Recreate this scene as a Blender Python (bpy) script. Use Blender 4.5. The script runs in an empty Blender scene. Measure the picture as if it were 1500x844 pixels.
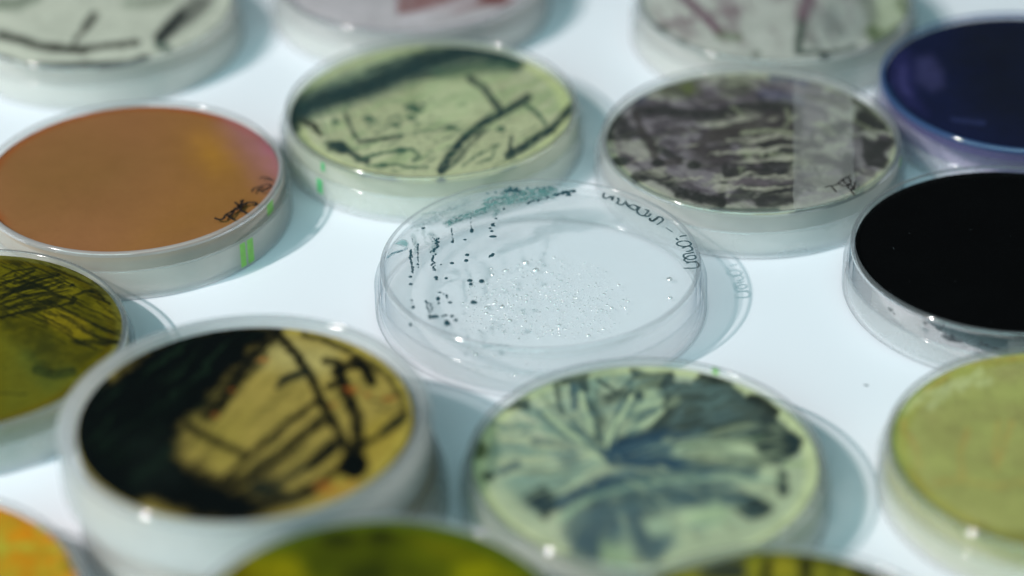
import bpy, bmesh, math, random
import numpy as np
from mathutils import Matrix, Vector

# ------------------------------------------------------------------ camera
C = bpy.context.scene.collection
MM = 0.001
H = 14.5                                   # height of one dish, mm
F_PX, PITCH, DIST, ROLL = 4115.4, 0.57155, 754.8, -0.02101
CAM = np.array([0.0, -math.cos(PITCH) * DIST, math.sin(PITCH) * DIST])
FW = -CAM / DIST
RT0 = np.array([1.0, 0, 0]); UP0 = np.cross(RT0, FW)
RT = RT0 * math.cos(ROLL) + UP0 * math.sin(ROLL)
UP = -RT0 * math.sin(ROLL) + UP0 * math.cos(ROLL)
CAMW = CAM + np.array([0, 0, H])           # world, mm
cd = bpy.data.cameras.new('camera'); cam = bpy.data.objects.new('camera', cd); C.objects.link(cam)
cd.sensor_width = 36; cd.lens = F_PX / 1500 * 36
cam.matrix_world = Matrix(((RT[0], UP[0], -FW[0], CAMW[0] * MM), (RT[1], UP[1], -FW[1], CAMW[1] * MM),
                           (RT[2], UP[2], -FW[2], CAMW[2] * MM), (0, 0, 0, 1)))
cd.clip_start = 0.05; cd.clip_end = 50
cd.dof.use_dof = True; cd.dof.focus_distance = 0.772; cd.dof.aperture_fstop = 3.9; cd.dof.aperture_blades = 0
sc = bpy.context.scene; sc.camera = cam
sc.cycles.use_denoising = True
sc.cycles.transparent_max_bounces = 64; sc.cycles.max_bounces = 16
sc.cycles.caustics_reflective = False; sc.cycles.caustics_refractive = False
sc.cycles.sample_clamp_indirect = 6.0
sc.view_settings.view_transform = 'Standard'; sc.view_settings.look = 'None'
sc.view_settings.exposure = 0.17; sc.view_settings.gamma = 1.0

# ------------------------------------------------------------------ light
w = bpy.data.worlds.new('World'); sc.world = w; w.use_nodes = True
w.node_tree.nodes['Background'].inputs[0].default_value = (0.60, 0.80, 0.95, 1)
w.node_tree.nodes['Background'].inputs[1].default_value = 0.012
KEY_AZ, KEY_EL, KEY_D = math.radians(66), math.radians(42), 2.6
kdir = Vector((-math.sin(KEY_AZ) * math.cos(KEY_EL), -math.cos(KEY_AZ) * math.cos(KEY_EL), math.sin(KEY_EL)))
kl = bpy.data.lights.new('key_lamp', 'SPOT'); kl.energy = 250; kl.color = (1.0, 0.935, 0.90)
kl.shadow_soft_size = 0.038; kl.spot_size = math.radians(30); kl.spot_blend = 0.3
ko = bpy.data.objects.new('key_lamp', kl); C.objects.link(ko)
ko.location = kdir * KEY_D; ko.rotation_euler = (-kdir).to_track_quat('-Z', 'Y').to_euler()
def area(name, loc, size, energy, col, target=(0, 0, 0)):
    l = bpy.data.lights.new(name, 'AREA'); l.energy = energy; l.color = col; l.shape = 'RECTANGLE'
    l.size, l.size_y = size
    o = bpy.data.objects.new(name, l); C.objects.link(o); o.location = loc
    o.rotation_euler = (Vector(target) - Vector(loc)).to_track_quat('-Z', 'Y').to_euler()
    return o
area('front_fill_light', (-0.7, -1.25, 0.85), (1.6, 1.0), 18, (0.56, 0.95, 0.97))  # added soft fill from the front left, brightens the dish walls
area('overhead_fill_light', (0.35, -0.3, 1.5), (1.4, 1.2), 6.2, (0.54, 0.95, 0.97))  # added overhead fill, lifts the shadows

# ------------------------------------------------------------------ helpers
def project(P):
    d = P - CAMW; z = d @ FW
    return np.stack([750 + F_PX * (d @ RT) / z, 422 - F_PX * (d @ UP) / z], -1)
def unproject(px, z):
    px = np.atleast_2d(np.asarray(px, float))
    d = FW[None] + RT[None] * ((px[:, :1] - 750) / F_PX) - UP[None] * ((px[:, 1:] - 422) / F_PX)
    t = (z - CAMW[2]) / d[:, 2:3]
    return CAMW[None] + d * t
def lin(c, a=1.0):
    f = lambda v: (v / 255 / 12.92) if v <= 10.31 else ((v / 255 + .055) / 1.055) ** 2.4
    return (f(c[0]), f(c[1]), f(c[2]), a)

def mesh_obj(name, verts, faces, mat=None, parent=None, smooth=True, angle=35):
    me = bpy.data.meshes.new(name); me.from_pydata([tuple(v) for v in verts], [], faces); me.update()
    if mat: me.materials.append(mat)
    if smooth:
        me.polygons.foreach_set('use_smooth', [True] * len(me.polygons))
        me.set_sharp_from_angle(angle=math.radians(angle))
    o = bpy.data.objects.new(name, me); C.objects.link(o)
    if parent: o.parent = parent
    return o
def lathe(prof, seg=144, close=True):
    V = []; Fs = []; rows = []
    for (r, z) in prof:
        if r < 1e-6:
            rows.append([len(V)] * seg); V.append((0, 0, z * MM))
        else:
            i0 = len(V)
            for k in range(seg):
                a = 2 * math.pi * k / seg; V.append((r * math.cos(a) * MM, r * math.sin(a) * MM, z * MM))
            rows.append(list(range(i0, i0 + seg)))
    n = len(rows)
    for i in range(n if close else n - 1):
        a, b = rows[i], rows[(i + 1) % n]
        for k in range(seg):
            q = [a[k], a[(k + 1) % seg], b[(k + 1) % seg], b[k]]
            u = [];
            for v in q:
                if v not in u: u.append(v)
            if len(u) > 2: Fs.append(u)
    return V, Fs
def fillet(cx, cz, r, a0, a1, n=6):
    return [(cx + r * math.cos(math.radians(a0 + (a1 - a0) * i / n)), cz + r * math.sin(math.radians(a0 + (a1 - a0) * i / n))) for i in range(n + 1)]

# value noise ---------------------------------------------------------------
_rng = np.random.RandomState(7)
_tab = _rng.rand(256, 256)
def vnoise(x, y, s=0):
    x = x + s * 17.31; y = y + s * 9.77
    xi = np.floor(x).astype(int); yi = np.floor(y).astype(int)
    fx = x - xi; fy = y - yi; fx = fx * fx * (3 - 2 * fx); fy = fy * fy * (3 - 2 * fy)
    t = lambda a, b: _tab[(xi + a) & 255, (yi + b) & 255]
    return (t(0, 0) * (1 - fx) + t(1, 0) * fx) * (1 - fy) + (t(0, 1) * (1 - fx) + t(1, 1) * fx) * fy
def fbm(x, y, s=0, o=4):
    v = 0; a = .5; t = 0
    for i in range(o):
        v = v + a * vnoise(x * 2 ** i, y * 2 ** i, s + i * 3); t += a; a *= .55
    return v / t * 2 - 1

# ------------------------------------------------------------------ materials
def new_mat(name):
    m = bpy.data.materials.new(name); m.use_nodes = True; nt = m.node_tree; nt.nodes.clear()
    out = nt.nodes.new('ShaderNodeOutputMaterial'); return m, nt, out
def N(nt, t, **kw):
    n = nt.nodes.new(t)
    for k, v in kw.items(): setattr(n, k, v)
    return n
def math_node(nt, op, a, b=None, clamp=False):
    n = N(nt, 'ShaderNodeMath', operation=op); n.use_clamp = clamp
    for i, v in enumerate((a, b)):
        if v is None: continue
        if isinstance(v, (int, float)): n.inputs[i].default_value = v
        else: nt.links.new(v, n.inputs[i])
    return n.outputs[0]
def facing(nt):                            # 1-|cos| of the viewing angle, the same on both sides of a wall
    g = N(nt, 'ShaderNodeNewGeometry'); d = N(nt, 'ShaderNodeVectorMath', operation='DOT_PRODUCT')
    nt.links.new(g.outputs['Normal'], d.inputs[0]); nt.links.new(g.outputs['Incoming'], d.inputs[1])
    return math_node(nt, 'SUBTRACT', 1.0, math_node(nt, 'ABSOLUTE', d.outputs['Value']), True)
def mix(nt, f, a, b):
    m = N(nt, 'ShaderNodeMixShader')
    if isinstance(f, (int, float)): m.inputs[0].default_value = f
    else: nt.links.new(f, m.inputs[0])
    nt.links.new(a, m.inputs[1]); nt.links.new(b, m.inputs[2]); return m.outputs[0]

def plastic(name, face=(0.997, 0.998, 0.998), edge=(0.38, 0.52, 0.60), milk=0.003, rough=0.05, milkcol=(.8, .85, .87), scratch=0.02, refl=.014, gz=.45):
    m, nt, out = new_mat(name)
    f = facing(nt)
    f3 = math_node(nt, 'POWER', f, 6.0); f5 = math_node(nt, 'POWER', f, 5.0)
    cr = N(nt, 'ShaderNodeMix', data_type='RGBA'); nt.links.new(f3, cr.inputs['Factor'])
    cr.inputs['A'].default_value = (*face, 1); cr.inputs['B'].default_value = (*edge, 1)
    tr = N(nt, 'ShaderNodeBsdfTransparent'); nt.links.new(cr.outputs['Result'], tr.inputs['Color'])
    df = N(nt, 'ShaderNodeBsdfDiffuse'); df.inputs['Color'].default_value = (*milkcol, 1)
    tl = N(nt, 'ShaderNodeBsdfTranslucent'); tl.inputs['Color'].default_value = (*milkcol, 1)
    dm = mix(nt, 0.5, df.outputs[0], tl.outputs[0])
    tc = N(nt, 'ShaderNodeTexCoord'); nz = N(nt, 'ShaderNodeTexNoise'); nz.inputs['Scale'].default_value = 70; nz.inputs['Detail'].default_value = 5
    nt.links.new(tc.outputs['Object'], nz.inputs['Vector'])
    mf = math_node(nt, 'MULTIPLY', math_node(nt, 'ADD', math_node(nt, 'MULTIPLY', nz.outputs['Fac'], .5), .75), milk)
    body = mix(nt, mf, tr.outputs[0], dm)
    gl = N(nt, 'ShaderNodeBsdfGlossy'); gl.inputs['Roughness'].default_value = rough
    nz2 = N(nt, 'ShaderNodeTexNoise'); nz2.inputs['Scale'].default_value = 900; nz2.inputs['Detail'].default_value = 3
    nt.links.new(tc.outputs['Object'], nz2.inputs['Vector'])
    bp = N(nt, 'ShaderNodeBump'); bp.inputs['Strength'].default_value = scratch; bp.inputs['Distance'].default_value = 0.0001
    nt.links.new(nz2.outputs['Fac'], bp.inputs['Height']); nt.links.new(bp.outputs[0], gl.inputs['Normal'])
    g = N(nt, 'ShaderNodeNewGeometry')       # a thin wall mirrors once, at the face the light meets first
    fr = math_node(nt, 'MULTIPLY', math_node(nt, 'ADD', math_node(nt, 'MULTIPLY', f5, gz), refl), math_node(nt, 'SUBTRACT', 1.0, g.outputs['Backfacing']))
    nt.links.new(mix(nt, fr, body, gl.outputs[0]), out.inputs[0]); return m

def rim_glass(name, glass=.6, milk=.12, col=(.97, .985, .99), milkcol=(.85, .88, .92)):
    m, nt, out = new_mat(name)               # solid rounded edge: bends and mirrors light instead of letting it straight through
    g = N(nt, 'ShaderNodeBsdfGlass'); g.inputs['IOR'].default_value = 1.5; g.inputs['Roughness'].default_value = .04; g.inputs['Color'].default_value = (*col, 1)
    tr = N(nt, 'ShaderNodeBsdfTransparent'); tr.inputs['Color'].default_value = (*col, 1)
    df = N(nt, 'ShaderNodeBsdfDiffuse'); df.inputs['Color'].default_value = (*milkcol, 1)
    tl = N(nt, 'ShaderNodeBsdfTranslucent'); tl.inputs['Color'].default_value = (*milkcol, 1)
    gl = N(nt, 'ShaderNodeBsdfGlossy'); gl.inputs['Roughness'].default_value = .09
    fr = math_node(nt, 'ADD', math_node(nt, 'MULTIPLY', math_node(nt, 'POWER', facing(nt), 5.0), .5), .1)
    a = mix(nt, glass, tr.outputs[0], g.outputs[0]); a = mix(nt, milk, a, mix(nt, .5, df.outputs[0], tl.outputs[0]))
    nt.links.new(mix(nt, fr, a, gl.outputs[0]), out.inputs[0]); return m

def agar_mat(name, col, tint, op, gloss=0.03):
    m, nt, out = new_mat(name)
    tc = N(nt, 'ShaderNodeTexCoord'); nz = N(nt, 'ShaderNodeTexNoise'); nz.inputs['Scale'].default_value = 45; nz.inputs['Detail'].default_value = 4
    nt.links.new(tc.outputs['Object'], nz.inputs['Vector'])
    hs = N(nt, 'ShaderNodeMix', data_type='RGBA'); nt.links.new(nz.outputs['Fac'], hs.inputs['Factor'])
    c = lin(col); hs.inputs['A'].default_value = (c[0] * .85, c[1] * .85, c[2] * .85, 1); hs.inputs['B'].default_value = (min(1, c[0] * 1.15), min(1, c[1] * 1.15), min(1, c[2] * 1.15), 1)
    tr = N(nt, 'ShaderNodeBsdfTransparent'); tr.inputs['Color'].default_value = (*tint, 1)
    df = N(nt, 'ShaderNodeBsdfDiffuse'); tl = N(nt, 'ShaderNodeBsdfTranslucent')
    nt.links.new(hs.outputs['Result'], df.inputs['Color']); nt.links.new(hs.outputs['Result'], tl.inputs['Color'])
    body = mix(nt, op, tr.outputs[0], mix(nt, 0.4, df.outputs[0], tl.outputs[0]))
    gl = N(nt, 'ShaderNodeBsdfGlossy'); gl.inputs['Roughness'].default_value = .15
    fr = math_node(nt, 'MULTIPLY', math_node(nt, 'POWER', facing(nt), 5.0), gloss * 6)
    nt.links.new(mix(nt, fr, body, gl.outputs[0]), out.inputs[0]); return m

def growth_mat():                          # pigment painted per vertex, alpha = how densely the colony covers the gel
    m, nt, out = new_mat('microbial_growth')
    a = N(nt, 'ShaderNodeAttribute'); a.attribute_name = 'pigment'
    tc = N(nt, 'ShaderNodeTexCoord'); nz = N(nt, 'ShaderNodeTexNoise'); nz.inputs['Scale'].default_value = 1500; nz.inputs['Detail'].default_value = 3
    nt.links.new(tc.outputs['Object'], nz.inputs['Vector'])
    bp = N(nt, 'ShaderNodeBump'); bp.inputs['Strength'].default_value = .25; bp.inputs['Distance'].default_value = .0002
    nt.links.new(nz.outputs['Fac'], bp.inputs['Height'])
    df = N(nt, 'ShaderNodeBsdfDiffuse'); tl = N(nt, 'ShaderNodeBsdfTranslucent')
    for n in (df, tl): nt.links.new(a.outputs['Color'], n.inputs['Color']); nt.links.new(bp.outputs[0], n.inputs['Normal'])
    tr = N(nt, 'ShaderNodeBsdfTransparent')
    nt.links.new(mix(nt, a.outputs['Alpha'], tr.outputs[0], mix(nt, .28, df.outputs[0], tl.outputs[0])), out.inputs[0]); return m

def simple(name, col, rough=.5, alpha=1.0):
    m, nt, out = new_mat(name)
    p = N(nt, 'ShaderNodeBsdfPrincipled'); p.inputs['Roughness'].default_value = rough
    tc = N(nt, 'ShaderNodeTexCoord'); nz = N(nt, 'ShaderNodeTexNoise'); nz.inputs['Scale'].default_value = 600
    nt.links.new(tc.outputs['Object'], nz.inputs['Vector'])
    hs = N(nt, 'ShaderNodeMix', data_type='RGBA'); nt.links.new(nz.outputs['Fac'], hs.inputs['Factor'])
    c = lin(col); hs.inputs['A'].default_value = (c[0] * .7, c[1] * .7, c[2] * .7, 1); hs.inputs['B'].default_value = (min(1, c[0] * 1.3), min(1, c[1] * 1.3), min(1, c[2] * 1.3), 1)
    nt.links.new(hs.outputs['Result'], p.inputs['Base Color']); p.inputs['Alpha'].default_value = alpha
    nt.links.new(p.outputs[0], out.inputs[0]); return m

M_CLEAR = plastic('clear_polystyrene')
M_CLEAR2 = plastic('clear_polystyrene_lid', milk=.26, milkcol=(.95,.965,.975))
M_MILK = plastic('milky_polystyrene', milk=.34, milkcol=(.97, .97, .965))  # milk whitens the plastic, painting light scattered inside it
M_MILK2 = plastic('milky_polystyrene_side', milk=.30, milkcol=(.975, .965, .94))  # warmer milk, brightens lid sides like scattered light
M_WALLG = plastic('hazy_side_wall_greenish', milk=.30, milkcol=(.93, .95, .82))  # greenish milk paints the gel's glow into the wall
M_WALLB = plastic('hazy_side_wall_cream', milk=.34, milkcol=(.97, .91, .82))  # cream milk brightens a wall that would show a dark inside
M_WALLO = plastic('hazy_side_wall_olive', milk=.30, milkcol=(.88, .87, .55))  # olive milk paints the gel's glow into the wall
M_WALL = plastic('hazy_side_wall', milk=.32, milkcol=(.96, .95, .92))  # haze added to brighten the inside seen through the wall
M_RIMB = rim_glass('bright_rim', .35, .42, milkcol=(.93, .93, .97))  # milky share paints the silver brightness of a mirroring edge
M_RIM = rim_glass('glassy_rim', .42, .16)
M_RIMC = rim_glass('crisp_glassy_rim', .2, .12, milkcol=(.9, .93, .96))
M_RIMU = rim_glass('indigo_rim', .3, .6, (.3, .4, .75), (.10, .19, .42))
M_DARKCLEAR = plastic('clear_polystyrene_dark_edge', milk=.002, edge=(.35, .5, .55))  # slightly darker edge tint than the plain clear plastic
M_GROWTH = growth_mat()
M_COLONY = simple('colony_pigment', (38, 70, 80), .35)
M_COLONY2 = simple('colony_pigment_faint', (96, 145, 142), .5, .55)
M_INK = simple('marker_ink', (38, 66, 74), .5, .9)
M_INKB = simple('black_marker_ink', (28, 22, 22), .5, .93)
M_GREEN = simple('green_marker_ink', (140, 212, 86), .5, .62)
M_GREEN2 = simple('bluish_green_marker_ink', (70, 180, 110), .5, .6)
M_OVERLAY = plastic('frosted_overlay', milk=.105, milkcol=(.9, .88, .86), rough=.3)

# ------------------------------------------------------------------ tabletop
def tabletop():
    m, nt, out = new_mat('white_laminate')
    p = N(nt, 'ShaderNodeBsdfPrincipled'); p.inputs['Roughness'].default_value = .42; p.inputs['Specular IOR Level'].default_value = .3
    tc = N(nt, 'ShaderNodeTexCoord'); nz = N(nt, 'ShaderNodeTexNoise'); nz.inputs['Scale'].default_value = 9; nz.inputs['Detail'].default_value = 5
    nt.links.new(tc.outputs['Object'], nz.inputs['Vector'])
    hs = N(nt, 'ShaderNodeMix', data_type='RGBA'); nt.links.new(nz.outputs['Fac'], hs.inputs['Factor'])
    hs.inputs['A'].default_value = (.715, .725, .785, 1); hs.inputs['B'].default_value = (.765, .77, .825, 1)
    nt.links.new(hs.outputs['Result'], p.inputs['Base Color'])
    n2 = N(nt, 'ShaderNodeTexNoise'); n2.inputs['Scale'].default_value = 700
    nt.links.new(tc.outputs['Object'], n2.inputs['Vector'])
    bp = N(nt, 'ShaderNodeBump'); bp.inputs['Strength'].default_value = .04; bp.inputs['Distance'].default_value = .0002
    nt.links.new(n2.outputs['Fac'], bp.inputs['Height']); nt.links.new(bp.outputs[0], p.inputs['Normal'])
    nt.links.new(p.outputs[0], out.inputs[0])
    s = 1.1
    bm = bmesh.new(); bmesh.ops.create_cube(bm, size=1)
    bmesh.ops.scale(bm, vec=(1.8, 1.4, .03), verts=bm.verts); bmesh.ops.translate(bm, vec=(0, .2, -.015), verts=bm.verts)
    bmesh.ops.bevel(bm, geom=bm.edges[:], offset=.003, segments=3, affect='EDGES')
    me = bpy.data.meshes.new('tabletop'); bm.to_mesh(me); me.materials.append(m)
    o = bpy.data.objects.new('tabletop', me); C.objects.link(o); o['kind'] = 'structure'
    o['label'] = 'smooth white laminate tabletop under all the dishes'
tabletop()

# ------------------------------------------------------------------ painting of growth sheets
class Sheet:
    """A thin layer of growth lying on the gel; strokes are traced in the coordinates of an enlarged view (ox, oy, s)."""
    def __init__(self, cx, cy, z, R, step=.36, view=(0, 0, 1), base=None, relief=.1):
        n = int(2 * R / step) + 1
        g = np.linspace(-R, R, n); X, Y = np.meshgrid(g, g, indexing='ij')
        r = np.hypot(X, Y)
        self.idx = -np.ones((n, n), int); m = r <= R + step * .8
        self.idx[m] = np.arange(m.sum())
        sc_ = np.where(r > R, R / np.maximum(r, 1e-6), 1)
        self.x = (X * sc_)[m]; self.y = (Y * sc_)[m]; self.R = R; self.relief = relief
        P = np.stack([self.x + cx, self.y + cy, np.full(self.x.shape, z)], -1)
        q = project(P); self.u = (q[:, 0] - view[0]) * view[2]; self.v = (q[:, 1] - view[1]) * view[2]
        a = self.idx[:-1, :-1]; b = self.idx[1:, :-1]; c = self.idx[1:, 1:]; d = self.idx[:-1, 1:]
        ok = (a >= 0) & (b >= 0) & (c >= 0) & (d >= 0)
        self.quads = np.stack([a[ok], b[ok], c[ok], d[ok]], -1)
        self.rgb = np.zeros((len(self.x), 3)); self.a = np.zeros(len(self.x)); self.k = 0
        self.z = z; self.rad = np.hypot(self.x, self.y)
        if base: self.fill(base)
    def over(self, col, al):
        al = np.clip(al, 0, 1); c = np.array(lin(col)[:3])
        na = al + self.a * (1 - al); s = np.maximum(na, 1e-5)[:, None]
        self.rgb = (c[None] * al[:, None] + self.rgb * (self.a * (1 - al))[:, None]) / s; self.a = na
    def fill(self, col, al=1.0, mottle=0, scale=20):
        self.over(col, al * (1 + mottle * fbm(self.x / scale, self.y / scale, self.k)) * np.ones(len(self.x))); self.k += 1
    def warp(self, amp, sc):
        self.k += 1
        return (self.u + amp * fbm(self.x / sc, self.y / sc, self.k), self.v + amp * .7 * fbm(self.x / sc, self.y / sc, self.k + 40))
    def shade(self, d, w, soft, al, mottle, sc):
        t = np.clip((w - d) / soft + .5, 0, 1); t = t * t * (3 - 2 * t)
        if mottle: t = t * np.clip(1 - mottle * (fbm(self.x / sc, self.y / sc, self.k + 11) + .25), 0, 1)
        return t * al
    def brush(self, br):
        mode, a, b, lw, ll, thr = br; u, v = self.warp(lw * 1.2 if mode == 'dir' else 12, 6)
        if mode == 'rad':
            n = fbm(np.arctan2((v - b) * 1.8, u - a) * lw, np.hypot(u - a, (v - b) * 1.8) / ll, self.k + 3, 4)
        else:
            n = fbm((-math.sin(a) * u + math.cos(a) * v) / lw, (math.cos(a) * u + math.sin(a) * v) / ll, self.k + 3, 4)
        t = np.clip((n - thr) / .3 + .5, 0, 1); return t * t * (3 - 2 * t)
    def line(self, col, w, pts, al=1., soft=8, rag=4, mottle=.25, rs=1.6, ms=1.5, beads=0):
        u, v = self.warp(rag, rs); p = np.array(pts, float).reshape(-1, 2); d = np.full(u.shape, 1e9)
        for (x0, y0), (x1, y1) in zip(p[:-1], p[1:]):
            dx, dy = x1 - x0, y1 - y0; L = dx * dx + dy * dy + 1e-9
            t = np.clip(((u - x0) * dx + (v - y0) * dy) / L, 0, 1)
            d = np.minimum(d, np.hypot(u - x0 - t * dx, v - y0 - t * dy))
        if beads: al = al * np.clip(.5 + beads * fbm(self.x / .5, self.y / .5, self.k), 0, 1)
        self.over(col, self.shade(d, w * .64, soft * 1.2, min(1, al * 1.1), mottle, ms))
    def poly(self, col, pts, al=1., soft=12, rag=8, mottle=.25, rs=2.5, ms=4, br=None):
        u, v = self.warp(rag, rs); p = np.array(pts, float).reshape(-1, 2); q = np.roll(p, -1, 0)
        d = np.full(u.shape, 1e9); ins = np.zeros(u.shape, bool)
        for (x0, y0), (x1, y1) in zip(p, q):
            dx, dy = x1 - x0, y1 - y0; L = dx * dx + dy * dy + 1e-9
            t = np.clip(((u - x0) * dx + (v - y0) * dy) / L, 0, 1)
            d = np.minimum(d, np.hypot(u - x0 - t * dx, v - y0 - t * dy))
            if y0 != y1: ins ^= ((y0 > v) != (y1 > v)) & (u < (x1 - x0) * (v - y0) / (y1 - y0) + x0)
        t = self.shade(np.where(ins, -d, d), 0, soft * 1.5, al, mottle, ms)
        self.over(col, t * self.brush(br) if br else t)
    def dot(self, col, x, y, rx, ry=None, al=1., soft=.35, rag=3, rs=1.5):
        ry = ry or rx * .6; u, v = self.warp(rag, rs)
        d = np.hypot((u - x) / rx, (v - y) / ry)
        t = np.clip((1 - d) / soft + .5, 0, 1); self.over(col, t * t * (3 - 2 * t) * al)
    def ring(self, col, r0, r1, al=1., soft=.8, a0=None, a1=None, rag=0.3):
        r = self.rad + rag * fbm(self.x / 2.2, self.y / 2.2, self.k); self.k += 1
        t = np.clip((r - r0) / soft + .5, 0, 1) * np.clip((r1 - r) / soft + .5, 0, 1)
        if a0 is not None:
            an = np.degrees(np.arctan2(self.y, self.x)) % 360; m = ((a1 - a0) % 360) / 2; c = a0 + m
            dd = np.abs((an - c + 180) % 360 - 180); t = t * np.clip((m - dd) / 10 + .5, 0, 1)
        self.over(col, t * al)
    def build(self, name, parent, zl, tex=1.0):
        self.rgb = self.rgb * (1 + tex * .18 * fbm(self.x / .9, self.y / .9, 77) + tex * .16 * fbm(self.x / 5, self.y / 5, 78))[:, None]
        if zl < H - 1.6: self.a = 1 - (1 - np.clip(self.a, 0, 1)) ** 1.7
        h = self.a * self.relief * (.5 + .5 * fbm(self.x / 1.2, self.y / 1.2, 5)) * np.clip((self.R - self.rad) / .5, 0, 1)
        if zl > H - 1.6 and zl < H - 1: h = h * .2
        co = np.stack([self.x, self.y, zl + h], -1) * MM
        keep = (self.a[self.quads] > .004).any(1); Q = self.quads[keep]
        used = np.unique(Q); mp = -np.ones(len(self.x), int); mp[used] = np.arange(len(used)); Q = mp[Q]
        me = bpy.data.meshes.new(name); me.vertices.add(len(used)); me.vertices.foreach_set('co', co[used].ravel())
        me.loops.add(Q.size); me.loops.foreach_set('vertex_index', Q.ravel().astype(np.int32))
        me.polygons.add(len(Q)); me.polygons.foreach_set('loop_start', np.arange(0, Q.size, 4, dtype=np.int32))
        me.polygons.foreach_set('loop_total', np.full(len(Q), 4, np.int32))
        me.polygons.foreach_set('use_smooth', np.ones(len(Q), bool)); me.update(); me.validate()
        ca = me.color_attributes.new('pigment', 'FLOAT_COLOR', 'POINT')
        ca.data.foreach_set('color', np.concatenate([self.rgb, self.a[:, None]], 1)[used].astype(np.float32).ravel())
        me.materials.append(M_GROWTH)
        o = bpy.data.objects.new(name, me); C.objects.link(o); o.parent = parent; return o

# ------------------------------------------------------------------ dish
_mesh_cache = {}
def shared(name, key, fn, mat, parent, label=None):
    if key not in _mesh_cache:
        V, Fs = fn(); o = mesh_obj(name, V, Fs, None, parent, angle=40); _mesh_cache[key] = o.data
        o.data.materials.append(mat)
        if name == 'lid':
            o.data.materials.append(M_RIMC); tp = key[1]
            for p in o.data.polygons:
                c = p.center / MM
                if math.hypot(c.x, c.y) > 44.3 and (c.z > tp - .35 or (c.z < .5 and math.hypot(c.x, c.y) > 44.9)): p.material_index = 1
        if name == 'base':
            o.data.materials.append(M_RIM); o.data.materials.append(M_WALL)
            for p in o.data.polygons:
                c = p.center / MM
                if math.hypot(c.x, c.y) > 42.5: p.material_index = 1 if c.z > H - 1.35 else 2
    else:
        o = bpy.data.objects.new(name, _mesh_cache[key]); C.objects.link(o); o.parent = parent
        if o.data.materials[0] != mat:
            o.material_slots[0].link = 'OBJECT'; o.material_slots[0].material = mat
    if label: o['label'] = label
    return o
def base_prof():
    t = 1.1; R = 43.9
    return ([(0, H - .45), (30, H - .45), (41.6, H - .45), (42.3, H - .45)] + fillet(42.75, H - .25, .25, 150, 90, 3)
            + fillet(R - .75, H - .75, .75, 90, 0, 7)[0:] + [(R, H - 1.3), (R, H - 5), (R, 2.6)] + fillet(R - .3, 1.9, .3, 0, -90, 3)
            + fillet(R - t + .3, 1.9, .3, -90, -180, 3) + [(R - t, 2.6), (R - t, H - 3)] + fillet(R - t - .6, H - 1.55 - .6, .6, 0, 90, 4)
            + [(41, H - 1.55), (30, H - 1.55), (0, H - 1.55)])
def lid_prof(top):
    R = 45.6; t = 1.05
    return ([(0, 0.3), (30, 0.3), (43, 0.3), (43.6, .3)] + fillet(44.1, .3, .3, 180, 270, 3) + fillet(R - .7, .7, .7, -90, 0, 6)
            + [(R, 1.6), (R, top - .6)] + fillet(R - .3, top - .3, .3, 0, 90, 3) + fillet(R - t + .3, top - .3, .3, 90, 180, 3)
            + [(R - t, top - .7), (R - t, 2.0)] + fillet(R - t - .5, 1.75, .5, 0, -90, 4) + [(43, 1.25), (30, 1.25), (0, 1.25)])
def agar_prof(th, R=42.65):
    if th == 2.55: R = 40.8
    zt = H - 1.62
    return [(0, zt), (30, zt), (R - .8, zt)] + fillet(R - .35, zt - .35, .35, 90, 0, 4) + [(R, zt - th + .3)] + fillet(R - .3, zt - th + .3, .3, 0, -90, 3) + [(R - 1.2, zt - th), (30, zt - th), (0, zt - th)]

def dish(label, x, y, z0=0, agar=None, ath=2.6, lid_top=8.8, mb=None, ml=None, rim=None, wall=None, name='petri_dish'):
    e = bpy.data.objects.new(name, None); C.objects.link(e); e.empty_display_size = .02
    e.location = (x * MM, y * MM, z0 * MM)
    e['label'] = label; e['category'] = 'petri dish'; e['group'] = 'petri dishes spread over the white tabletop'
    shared('lid', ('lid', lid_top), lambda: lathe(lid_prof(lid_top)), ml or M_CLEAR2, e)
    b = shared('base', 'base', lambda: lathe(base_prof()), mb or M_CLEAR, e)
    for i, mm in ((1, rim), (2, wall)):
        if mm: b.material_slots[i].link = 'OBJECT'; b.material_slots[i].material = mm
    if agar: shared('agar', ('agar', ath), lambda: lathe(agar_prof(ath)), agar, e)
    return e
def sheet_for(x, y, z0, depth, view, R=42.3, **kw):
    return Sheet(x, y, z0 + H - depth, R, view=view, **kw)

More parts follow.
